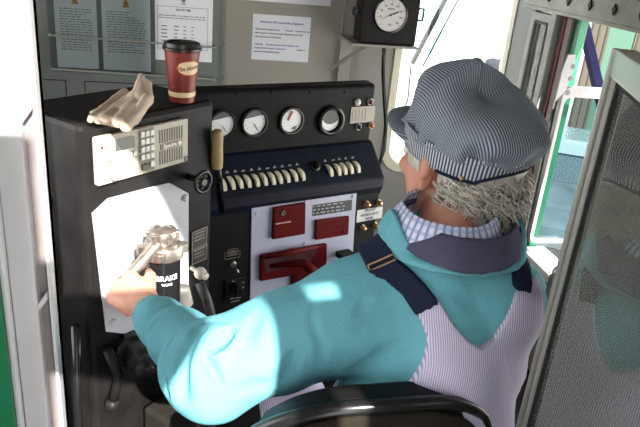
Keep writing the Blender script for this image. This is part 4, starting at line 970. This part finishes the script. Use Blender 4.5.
# --- overalls: back panel cut as a pattern piece and wrapped on the torso
def bk(px, py, g=None): q = march(px, py, g or tf); return (q[0], q[2])
bib = [bk(*p) for p in ((414, 309), (437, 297), (452, 322), (466, 338), (480, 346), (492, 338), (505, 318), (514, 296), (517, 284))]
bib += [(bib[-1][0] + .045, bib[-1][1] + .004), (bib[-1][0] + .05, bib[-1][1] - .09)]
bib += [bk(*p) for p in ((528, 345), (522, 372), (512, 400))]
bib += [(.56, .86), (.56, .60), (.12, .60), (.12, .88), bk(385, 420), bk(409, 385), bk(422, 358), bk(426, 335), bk(420, 320)]
pb = poly2(bib, 0, 2)
tors_only = union([t for i, t in enumerate(tors) if i not in (4, 5, 6)], .04)
legs = union([(cap(V((.30, .84, .66)), V((.25, 1.28, .66)), .105, .080), .05), (cap(V((.46, .84, .66)), V((.50, 1.30, .66)), .105, .080), .05), (cap(V((.25, 1.28, .64)), V((.22, 1.30, .15)), .075, .055), .03), (cap(V((.50, 1.30, .64)), V((.52, 1.34, .15)), .075, .055), .03), (cap(V((.31, .84, .68)), V((.46, .84, .68)), .13, .13), .05)], .05)
def overf(X, Y, Z):
    a = tors_only(X, Y, Z); fo = folds(X, Y, Z) * .5
    a = np.maximum(a + fo - .0105, pb(X, Y, Z)); a = np.maximum(a, Z - 1.27 + 0 * X)
    return np.maximum(a, .80 - Z)
stripe_over = stripes('overall_stripe', (.66, .60, .76), (.32, .28, .42), .0034, .5, use='Object', axis=0, soft=.4, warp=.010)
v3, f3 = snets(overf, (.10, .62, .79), (.64, 1.08, 1.30), .0035)
ov = build('overalls', (v3, f3), stripe_over, man, smooth=True, label='finely striped lavender overalls')
v3, f3 = snets(lambda X, Y, Z: smin(np.maximum(tors_only(X, Y, Z) - .009, Z - .86), legs(X, Y, Z) + .004 * wn(X, Y, Z, 22, 5), .02), (-.02, .62, .10), (.72, 1.46, .90), .009)
build('trouser_legs', (v3, f3), stripe_over, ov, smooth=True)
shoe = mat('boot_leather', (.03, .022, .018), .5)
for x, y in ((.22, 1.30), (.52, 1.34)):
    build('boot', MB().prism(((x, y, 0), (1, 0, 0), (0, 1, 0), (0, 0, 1)), rrect(-.05, -.08, .05, .19, .045, 5), 0, .09).cyl((x, y, .06), (x, y, .20), .058, .060), shoe, man, smooth='angle', bevel=.012)
# straps
def strapf(poly, off, ylim=None, srf=None):
    p = poly2(poly, 0, 2)
    def g(X, Y, Z):
        a = (srf or tf)(X, Y, Z); return np.maximum(np.maximum(a + folds(X, Y, Z) * .5 - off, -(a + .012)), p(X, Y, Z))
    return g
def ext(poly, i, j, dx, dz):
    return (poly[0] + dx, poly[1] + dz)
sLr = [bk(*p) for p in ((437, 299), (424, 282), (410, 268), (392, 253))]; sLl = [bk(*p) for p in ((366, 266), (383, 276), (400, 291), (413, 311))]
sL = sLr + [(sLr[-1][0] - .03, sLr[-1][1] + .05), (sLl[0][0] - .03, sLl[0][1] + .05)] + sLl
v4, f4 = snets(strapf(sL, .0125), (.12, .62, 1.04), (.46, .99, 1.36), .0035 if not FAST else .0045)
s1 = build('strap', (v4, f4), navy, man, smooth=True, label='left navy strap')
sRl = [bk(*p) for p in ((512, 286), (509, 262), (503, 243))]; sRr = [bk(*p) for p in ((518, 246), (523, 262), (527, 289))]
sR = sRl + [(sRl[-1][0] - .004, sRl[-1][1] + .06), (sRr[0][0] - .004, sRr[0][1] + .06)] + sRr
v5, f5 = snets(strapf(sR, .0125), (.40, .62, 1.10), (.66, .99, 1.42), .0035 if not FAST else .0045)
s2 = build('strap', (v5, f5), navy, man, smooth=True, label='right navy strap')
def bucklepts(a, b, y, w):
    a = at(*a, y); b = at(*b, y); d = (b - a) / np.linalg.norm(b - a); e = np.cross(d, ray(460, 250)); e /= np.linalg.norm(e); 
    return [a + e * w, b + e * w, b - e * w, a - e * w, a + e * w]
b1_, b2_ = np.linalg.norm(march(370, 267, tf) - CAM), np.linalg.norm(march(393, 256, tf) - CAM)
def bk4(p, q, w):
    a = march(*p, tf); b = march(*q, tf); a = a + (CAM - a) / np.linalg.norm(CAM - a) * .016; b = b + (CAM - b) / np.linalg.norm(CAM - b) * .016
    d = (b - a) / np.linalg.norm(b - a); e = np.cross(d, ray(460, 250)); e /= np.linalg.norm(e)
    return [a + e * w, b + e * w, b - e * w, a - e * w, a + e * w]
build('buckle', MB().tube(bk4((369, 268), (394, 257), .0045), .0015, 8), brass, s1)
build('buckle', MB().tube(bk4((508, 246), (528, 253), .004), .0014, 8), steel, s2)

# --- collars round the neck
def ring(name, m, c, R1, R2, zlo, zhi, thick, uvs=1., wob=0., gap=0., dipdir=0., n=72, parent=None, label=None, yel=1.0):
    """standing/folded band: R1(a) low radius, R2(a) high radius, zlo(a), zhi(a); a = 0 faces the camera side"""
    vs = []; fs = []; uv = []; k_ = 11
    A0 = gap; A1 = 2 * PI - gap
    for i in range(n + 1):
        a = A0 + (A1 - A0) * i / n; d = V((math.sin(a) , math.cos(a) * yel, 0))
        for k in range(k_ + 1):
            t = k / k_; r = R1(a) + (R2(a) - R1(a)) * t + .004 * math.sin(t * PI) ; z = zlo(a) + (zhi(a) - zlo(a)) * t
            w = wob * (math.sin(a * 5 + 1 + t * 2) + .6 * math.sin(a * 11 + t * 5))
            vs.append(c + d * (r + w) + ZZ * (z + w * .8)); uv.append((a * .085, t * .05))
    for i in range(n):
        for k in range(k_): q = i * (k_ + 1) + k; fs.append((q, q + k_ + 1, q + k_ + 2, q + 1))
    return build(name, (np.array(vs), fs), m, man, smooth=True, uv=uv, solid=thick, label=label)
plaid = stripes('plaid_cloth', (.62, .64, .74), (.20, .24, .42), .0125, .40, use='UV', axis=0, soft=.2,
                plaid=[(1, .0135, .35, (.18, .22, .45), .55), (0, .0125 / 3, .25, (.45, .50, .66), .4)])
cN = NB + V((0, 0, 0))
ring('shirt_collar', plaid, cN + V((-.012, -.004, 0)), lambda a: .088, lambda a: .071, lambda a: -.020, lambda a: .030 + .004 * math.cos(a), .004, wob=.0012, label='blue and white plaid shirt collar')
def bkw(a, c0=PI, w=1.): d = (a - c0 + PI) % (2 * PI) - PI; return math.exp(-(d / w) ** 2)
def angc(a): return (a) % (2 * PI)
c2_ = NB + V((.004, -.004, .014))
B0 = PI * 1.02    # direction of the nape
def lo_(a): return -.030 - .012 * bkw(angc(a), B0, 1.0)
def hi_(a): return .000 + .000 * bkw(angc(a), B0, 1.) + .020 * bkw(angc(a), PI * .42, .45)
ring('hood_lining', lining, c2_, lambda a: .101 + .012 * bkw(angc(a), B0, .9), lambda a: .086, lo_, hi_, .007, wob=.0022, label='purple grey hood lining folded round the neck')
def lo2(a): return -.050 + .006 * bkw(angc(a), B0, 1.)
def hi2(a): return -.030 - .012 * bkw(angc(a), B0, .9) + .040 * bkw(angc(a), PI * .55, .4) + .040 * bkw(angc(a), PI * 1.5, .45)
ring('hood_edge', teal, c2_ + V((.0, .0, -.004)), lambda a: .116 - .012 * bkw(angc(a), B0, .9), lambda a: .103 - .004 * bkw(angc(a), B0, .8), lo2, hi2, .006, wob=.002, label='teal hood edge')

# --- hair
def hm(X, Y, Z):
    d = union([(ell(hd_(-.022, 0, .000), (.098, .086, .095), HB), .02), (ell(hd_(-.060, .0, -.050), (.048, .070, .046), HB), .03), (ell(hd_(.022, .070, .020), (.026, .015, .036), HB), .012), (ell(hd_(.030, -.066, .010), (.026, .014, .034), HB), .012)], .02)(X, Y, Z)
    f = (X - O[0]) * Fh[0] + (Y - O[1]) * Fh[1] + (Z - O[2]) * Fh[2]; u = (X - O[0]) * Uh[0] + (Y - O[1]) * Uh[1] + (Z - O[2]) * Uh[2]
    cut = np.minimum(f + .012 - .25 * np.minimum(u, 0) * 0, 1e9)
    side = np.maximum(np.maximum(f - .052, -(u + .004)), .006 - f); back = f + .034 + .25 * np.maximum(-u - .03, 0)
    reg = np.minimum(side, back); reg = np.maximum(reg, -(u + .088)); reg = np.maximum(reg, u - .06)
    n = wn(X, Y, Z, 70, 21) * .5 + wn(X, Y, Z, 130, 22) * .5
    return np.maximum(d + .005 * n, reg + .004 * n)
hv, hf = snets(hm, O - .17, O + .15, .0035)
hair = build('hair', (hv, hf), hairm, man, smooth=True, label='wavy grey hair')
mb = MB(); hc = O
sel = rng.choice(len(hv), 2300)
fr_ = lambda p: ((p - O) @ Fh, (p - O) @ Lh, (p - O) @ Uh)
for i in sel:
    p = hv[i]; f, l, u = fr_(p)
    if f > -.03 or u < -.07 or u > .012: continue
    nrm = p - hd_(-.02, 0, -.005); nrm /= np.linalg.norm(nrm)
    dn_ = -Uh * .8 + -Fh * .35 * (l > -10) + nrm * .12; ph = rng.rand() * 6.28; L_ = .016 + .018 * rng.rand(); sd = np.cross(nrm, dn_); sd /= np.linalg.norm(sd) + 1e-9
    k = .006 + .005 * rng.rand(); pts = []
    for t in np.linspace(0, 1, 6): pts.append(p + nrm * (.0010 + .0025 * math.sin(t * PI)) + dn_ * L_ * t + sd * k * math.sin(ph + t * 4.2) + nrm * .003 * math.cos(ph + t * 5))
    mb.tube(pts, [.0012, .0015, .0016, .0014, .0010, .0003], 4)
st = build('hair_strands', mb, hairm, hair, smooth=True); st['kind'] = 'stuff'

# --- striped cap
capc = stripes('cap_stripe', (.34, .37, .39), (.045, .060, .115), .0047, .56, use='UV', axis=0, soft=.3, fade=.8, warp=.0)
capb = stripes('cap_band_stripe', (.48, .50, .49), (.030, .045, .105), .0056, .52, use='UV', axis=0, soft=.2)
CO = hd_(-.010, 0, .030)
tilt = math.radians(8); cF = Fh * math.cos(tilt) + Uh * math.sin(tilt); cU = Uh * math.cos(tilt) - Fh * math.sin(tilt)
rf_, rl_ = .110, .090
def capR(a): return 1 / math.sqrt((math.cos(a) / rf_) ** 2 + (math.sin(a) / rl_) ** 2)
def open_(a): d = abs((a - PI + PI) % (2 * PI) - PI); return .020 * max(0, math.cos(min(d / .62, 1) * PI / 2)) ** .8
def bandpt(a, t, off=0.):
    r = capR(a) + .0035 * t + off; h = -.012 + open_(a) * (1 - t) * 1 + .040 * t
    return CO + cF * (math.cos(a) * r) + Lh * (math.sin(a) * r) + cU * h
vs = []; fs = []; uv = []; nA = 96
for i in range(nA):
    for k in range(7): a = 2 * PI * i / nA; vs.append(bandpt(a, k / 6)); uv.append((a * .10 + 0 * k, k / 6 * .04))
for i in range(nA - 1):
    for k in range(6): q = i * 7 + k; fs.append((q, q + 7, q + 8, q + 1))
for k in range(7): vs.append(bandpt(2 * PI, k / 6)); uv.append((2 * PI * .10, 0))
for k in range(6): q = (nA - 1) * 7 + k; fs.append((q, q + 7, q + 8, q + 1))
capo = build('cap', (np.array(vs), fs), capb, man, smooth=True, uv=uv, solid=.003, label='blue and white striped cap')
vs = []; fs = []; uv = []; nA = 160; nK = 44
prf = []
for i in range(nA):
    a = 2 * PI * i / nA; ca, sa = math.cos(a), math.sin(a)
    for k in range(nK + 1):
        t = k / nK
        back = .5 - .5 * ca; front = .5 + .5 * ca
        # side profile: out from the band, over the shoulder of the crown, in to the middle
        th = t * PI * .5
        b_ = 1 + (-.09 * front + .18 * back + .03) * math.sin(min(1, t / .38) * PI / 2)
        if t <= .38: q = t / .38; rr = (1 + (b_ - 1)); h = .019 + (.037 + .022 * front) * q
        else:
            q = (t - .38) / .62; rr = b_ * math.cos(q * PI / 2) ** .62 if q < 1 else 0; h = .056 + .022 * front + (.036 + .020 * front) * math.sin(q * PI / 2) ** 1.2
        fold = (1 - min(1, t / .8)) * (.0045 * math.sin(a * 9 + 1.3 + t * 3) + .0035 * math.sin(a * 17 + 2 - t * 4)) + .003 * math.sin(a * 4 + t * 7) * (1 - t)
        tuck = .006 * math.exp(-((t - .0) / .05) ** 2)
        r = capR(a) * rr * 1.0 + fold * (1 if t > .02 else .2) + tuck
        if k == nK: r = 0.0004
        ridge = .009 * math.exp(-((ca * r - .012) / .012) ** 2) * math.sin(min(1, t) * PI / 2)
        p = CO + cF * (ca * r + .010 * (h - .03) * 4) + Lh * (sa * r) + cU * (h + ridge + .003 * math.sin(ca * r * 70 + sa * r * 40))
        vs.append(p); prf.append(np.linalg.norm(p - vs[-2]) if k else 0.)
for i in range(nA):      # pattern laid flat from the middle of the crown outwards
    seg_ = prf[i * (nK + 1):(i + 1) * (nK + 1)]; tot = sum(seg_); acc_ = 0; a = 2 * PI * i / nA
    for k in range(nK + 1): acc_ += seg_[k]; uv.append(((tot - acc_) * math.sin(a + .25), (tot - acc_) * math.cos(a + .25)))
for i in range(nA):
    j = (i + 1) % nA
    for k in range(nK): fs.append((i * (nK + 1) + k, j * (nK + 1) + k, j * (nK + 1) + k + 1, i * (nK + 1) + k + 1))
build('crown', (np.array(vs), fs), capc, capo, smooth=True, uv=uv)
def brim(s, t):
    a = (-1 + 2 * s) * 1.12; r = capR(a); q = t; ext = .058 * math.cos(a / 1.12 * PI / 2) ** .55 * q
    return CO + cF * (math.cos(a) * r + ext) + Lh * (math.sin(a) * (r + ext * .12)) + cU * (.006 - .004 * q - .004 * (math.sin(a) ** 2) * q)
mb = MB().strip(brim, 40, 12); bv_ = np.array(mb.v)
build('brim', (bv_, mb.f), capc, capo, smooth=True, uv=[((p - CO) @ Lh, (p - CO) @ cF) for p in bv_], solid=.004)
build('binding', MB().tube([bandpt(a, 0, .002) for a in np.linspace(PI * .60, PI * 1.42, 50)], .0028, 8), navy, capo, smooth=True, label='navy binding on the back opening')
for a_, zt_ in ((PI * .74, 0),): build('strap_button', MB().ball(bandpt(a_, .1, .003), .0035), brass, capo)

# paper on the far side of the shoulder
pc_ = onp(368, 259, Q1 + N2 * .20, N2); pyv = N2 * -.86 + ZZ * .5; pzv = np.cross(U2, pyv)
tag(build('paper_sheet', MB().prism((pc_, U2, pyv, pzv), [(-.12, -.09), (.06, -.09), (.045, .035), (-.06, .012)], 0, .0015), paper, None), 'white paper sheet propped on the console desk behind the left shoulder', 'paper')
tag(build('writing_shelf', MB().prism((pc_ - pzv * .013, U2, pyv, pzv), [(-.12, -.10), (.05, -.10), (.03, .0), (-.06, .0)], 0, .012).box((pc_ - pzv * .013, U2, N2, ZZ), (-.05, -.114, -.02), (.0, .0, -.002)), blk, None), 'small black writing shelf on the front of the console', 'shelf')

# ------------------------------------------------------------------ outside
GZ = -2.3
struct('ground', MB().box(W0, (-40, -40, GZ - .1), (60, 80, GZ)), ground_m)
# wind deflector outside the side window
YD = 2.28
def od(px, py): q = ony(px, py, YD); return q[0], q[2]
x0d, z1d = od(563, 86); x1d = x0d + .30; z0d = od(536, 242)[1]
FDf = ((0, YD, 0), (1, 0, 0), (0, 0, 1), (0, -1, 0))
wdf = thing('wind_deflector', (x0d, YD, z0d), 'white framed wind deflector pane standing outside the side window', 'wind deflector')
build('frame', ringplate(MB(), FDf, rrect(x0d, z0d, x1d, z1d, .035, 6), rrect(x0d + .016, z0d + .016, x1d - .016, z1d - .040, .028, 6), -.012, .012), frame_m, wdf, bevel=.003)
build('pane', MB().prism(FDf, rrect(x0d + .013, z0d + .013, x1d - .013, z1d - .037, .028, 6), -.002, .002), defglass, wdf)
bx0, bz1 = od(565, 62); hb_ = build('hinge_plate', MB().prism(FDf, [(bx0 - .01, z1d - .06), (bx0 + .025, z1d - .01), (bx0 + .035, z1d + .07), (bx0 + .03, z1d + .12), (bx0 + .0, z1d + .12), (bx0 - .01, z1d + .05)], .004, .012), frame_m, wdf)
for p in ((571.5, 66), (569, 78), (566, 92)):
    a, b = od(*p); build('hole', MB().lathe((a, YD - .0122, b), (0, -1, 0), [(.010, 0), (.010, .001)], 14), dialg, hb_)
build('mount_arm', MB().box(W0, (XR + .03, YD, z0d + .0), (x0d + .01, YD + .02, z0d + .02)), frame_m, wdf)
# blue beam
pa, pb_ = at(579, 5, 5.2), at(601, 100, 5.2)
tag(build('blue_beam', MB().tube([pa + (pa - pb_) * .4, pb_ + (pb_ - pa) * 3.4], .042, 4), bluebeam, None), 'dark blue slanting steel beam outside the side window', 'beam')
# tan building
tb = thing('tan_building', (10.5, 15.5, GZ), 'tan building with vertical siding beyond the blue beam', 'building')
fa = at(588, 40, 17); fb2 = at(640, 40, 16); fa[2] = 0; fb2[2] = 0; dx = fb2 - fa; Lb = np.linalg.norm(dx); dx /= Lb; nb = np.cross(dx, ZZ); FT2 = (fa, dx, ZZ, nb)
sg = 1 if nb @ (-fa) > 0 else -1
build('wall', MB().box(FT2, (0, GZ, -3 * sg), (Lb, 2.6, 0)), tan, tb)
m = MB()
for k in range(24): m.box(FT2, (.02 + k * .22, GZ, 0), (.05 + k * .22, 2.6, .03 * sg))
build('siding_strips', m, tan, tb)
build('door', MB().box(FT2, (.62, GZ, 0), (1.3, 2.2, .05 * sg)), mat('door_green', (.05, .12, .08), .6), tb, label='pale green door')
build('roof', MB().box(FT2, (-.05, 2.6, -3.2 * sg), (Lb + .3, 2.8, .4 * sg)), tan, tb)
# white carriage shed straight ahead
wb2 = thing('white_building', (6, 27, GZ), 'long white building with pale green pillars beyond the windshield', 'building')
build('wall', MB().box(W0, (1, 26, GZ), (15, 30, 3.2)), mat('pale_wall', (.44, .80, .78), .7), wb2)
m = MB()
for x in np.arange(2, 15, 1.9): m.box(W0, (x, 25.8, GZ), (x + .35, 26, 3.2))
build('pillars', m, mat('pale_green', (.30, .62, .45), .6), wb2)
build('roof', MB().box(W0, (.5, 25.4, 3.2), (15.5, 30.4, 3.5)), green, wb2)
# person standing outside
d = 17.4; hp0 = at(498, 51, d)
#
ps_f = union([(ell(hp0, (.085, .10, .12)), .02), (cap(hp0 + V((0, 0, -.10)), hp0 + V((0, 0, -.22)), .055, .07), .03), (cap(hp0 + V((-.17, 0, -.30)), hp0 + V((.17, 0, -.30)), .09, .09), .05), (cap(hp0 + V((0, 0, -.34)), hp0 + V((0, 0, -.78)), .15, .15), .08),
              (cap(hp0 + V((-.2, 0, -.3)), hp0 + V((-.27, .02, -.85)), .065, .045), .03), (cap(hp0 + V((.2, 0, -.3)), hp0 + V((.27, .02, -.85)), .065, .045), .03), (cap(hp0 + V((-.09, 0, -.8)), V((hp0[0] - .12, hp0[1], GZ + .06)), .10, .055), .05), (cap(hp0 + V((.09, 0, -.8)), V((hp0[0] + .12, hp0[1], GZ + .06)), .10, .055), .05)], .03)
vv, ff = snets(ps_f, hp0 + V((-.5, -.3, -2.0)), hp0 + V((.5, .3, .2)), .03)
p2 = tag(build('person', (vv, ff), skin, None, smooth=True), 'distant person in a dark jacket standing outside beyond the windshield', 'person')
jk = union([(cap(hp0 + V((-.17, 0, -.30)), hp0 + V((.17, 0, -.30)), .10, .10), .05), (cap(hp0 + V((0, 0, -.34)), hp0 + V((0, 0, -.80)), .17, .18), .08), (cap(hp0 + V((-.2, 0, -.3)), hp0 + V((-.27, .02, -.80)), .08, .06), .03), (cap(hp0 + V((.2, 0, -.3)), hp0 + V((.27, .02, -.80)), .08, .06), .03)], .03)
vv, ff = snets(jk, hp0 + V((-.5, -.35, -1.1)), hp0 + V((.5, .35, 0)), .03); build('jacket', (vv, ff), jacket, p2, smooth=True)
tr = union([(cap(hp0 + V((-.09, 0, -.85)), V((hp0[0] - .12, hp0[1], GZ + .12)), .12, .075), .05), (cap(hp0 + V((.09, 0, -.85)), V((hp0[0] + .12, hp0[1], GZ + .12)), .12, .075), .05)], .03)
vv, ff = snets(tr, hp0 + V((-.5, -.35, -2)), hp0 + V((.5, .35, -.6)), .03); build('trousers', (vv, ff), dgrey, p2, smooth=True)
# parked car seen through the deflector
cp_ = onz(568, 150, GZ + 1.25); ca_ = math.radians(62)
cX = V((math.cos(ca_), math.sin(ca_), 0)); cY = V((-math.sin(ca_), math.cos(ca_), 0))
car = thing('parked_car', (cp_[0], cp_[1], GZ), 'dark blue-green car parked outside, seen through the wind deflector', 'car')
CFm = (V((cp_[0], cp_[1], GZ)), cX, ZZ, cY)
prof = [(-2.1, .35), (-2.15, .7), (-1.9, .92), (-.9, 1.0), (1.5, 1.02), (2.0, .9), (2.1, .6), (2.05, .35)]
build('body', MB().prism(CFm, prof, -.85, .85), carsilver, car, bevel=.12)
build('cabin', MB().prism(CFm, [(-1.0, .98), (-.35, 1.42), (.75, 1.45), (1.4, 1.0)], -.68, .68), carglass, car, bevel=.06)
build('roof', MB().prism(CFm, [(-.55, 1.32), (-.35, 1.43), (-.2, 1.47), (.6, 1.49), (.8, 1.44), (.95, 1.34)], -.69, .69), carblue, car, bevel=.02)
for x in (-1.3, 1.25):
    for s in (-.8, .62): 
        wv = build('wheel', MB().lathe(CFm[0] + cX * x + cY * s + ZZ * .33, cY, [(.33, 0), (.33, .18), (.2, .19), (.0001, .17)], 24), rubber, car, smooth='angle'); build('hubcap', MB().lathe(CFm[0] + cX * x + cY * (s + (.18 if s > 0 else 0)) + ZZ * .33, cY * (1 if s > 0 else -1), [(.2, 0), (.17, .02), (.0001, .03)], 20), carsilver, wv)
# trees
for i, (px, py, dd, hh) in enumerate(((668, 40, 24, 5.0),)):
    b = at(px, py, dd); bx_, by_ = b[0], b[1]
    t = thing('leafy_tree', (bx_, by_, GZ), ['tall leafy tree beyond the tan building', 'low leafy tree behind the parked car'][i], 'tree')
    build('trunk', MB().cyl((bx_, by_, GZ), (bx_, by_, GZ + hh * .5), .16, .1, 10), brown, t)
    r = np.random.RandomState(40 + i); gs = [(ell((bx_ + r.randn() * .7, by_ + r.randn() * .7, GZ + hh * .65 + r.randn() * hh * .14), (.9 + .4 * r.rand(),) * 3), .3) for _ in range(9)]
    cf_ = union(gs, .3)
    vv, ff = snets(lambda X, Y, Z: cf_(X, Y, Z) + .18 * wn(X, Y, Z, 6, 3) + .1 * wn(X, Y, Z, 14, 4), (bx_ - 3.5, by_ - 3.5, GZ + 1.4), (bx_ + 3.5, by_ + 3.5, GZ + hh + 2.5), .12)
    build('foliage', (vv, ff), leaf, t, smooth=True)

# ------------------------------------------------------------------ light
w = bpy.data.worlds.new('world'); SC.world = w; w.use_nodes = True; nt = w.node_tree
bg = nt.nodes['Background']; bg.inputs['Color'].default_value = (.97, .99, 1.0, 1); bg.inputs['Strength'].default_value = WORLD_S
sd = bpy.data.lights.new('sun', 'SUN'); sd.energy = SUN_S; sd.angle = math.radians(.6); sd.color = (1, .965, .90)
so = bpy.data.objects.new('sun', sd); COL.objects.link(so)
so.rotation_euler = Vector((.15, -.8, .58)).to_track_quat('Z', 'Y').to_euler(); so.location = (3, -12, 12)
SC.view_settings.view_transform = 'Standard'; SC.view_settings.look = 'None'; SC.view_settings.gamma = 1; SC.view_settings.use_curve_mapping = False
SC.view_settings.exposure = EXPO
SC.cycles.use_denoising = True
SC.cycles.max_bounces = 8; SC.cycles.diffuse_bounces = 5; SC.cycles.transparent_max_bounces = 12; SC.cycles.sample_clamp_indirect = 8
SC.cycles.caustics_reflective = False; SC.cycles.caustics_refractive = False
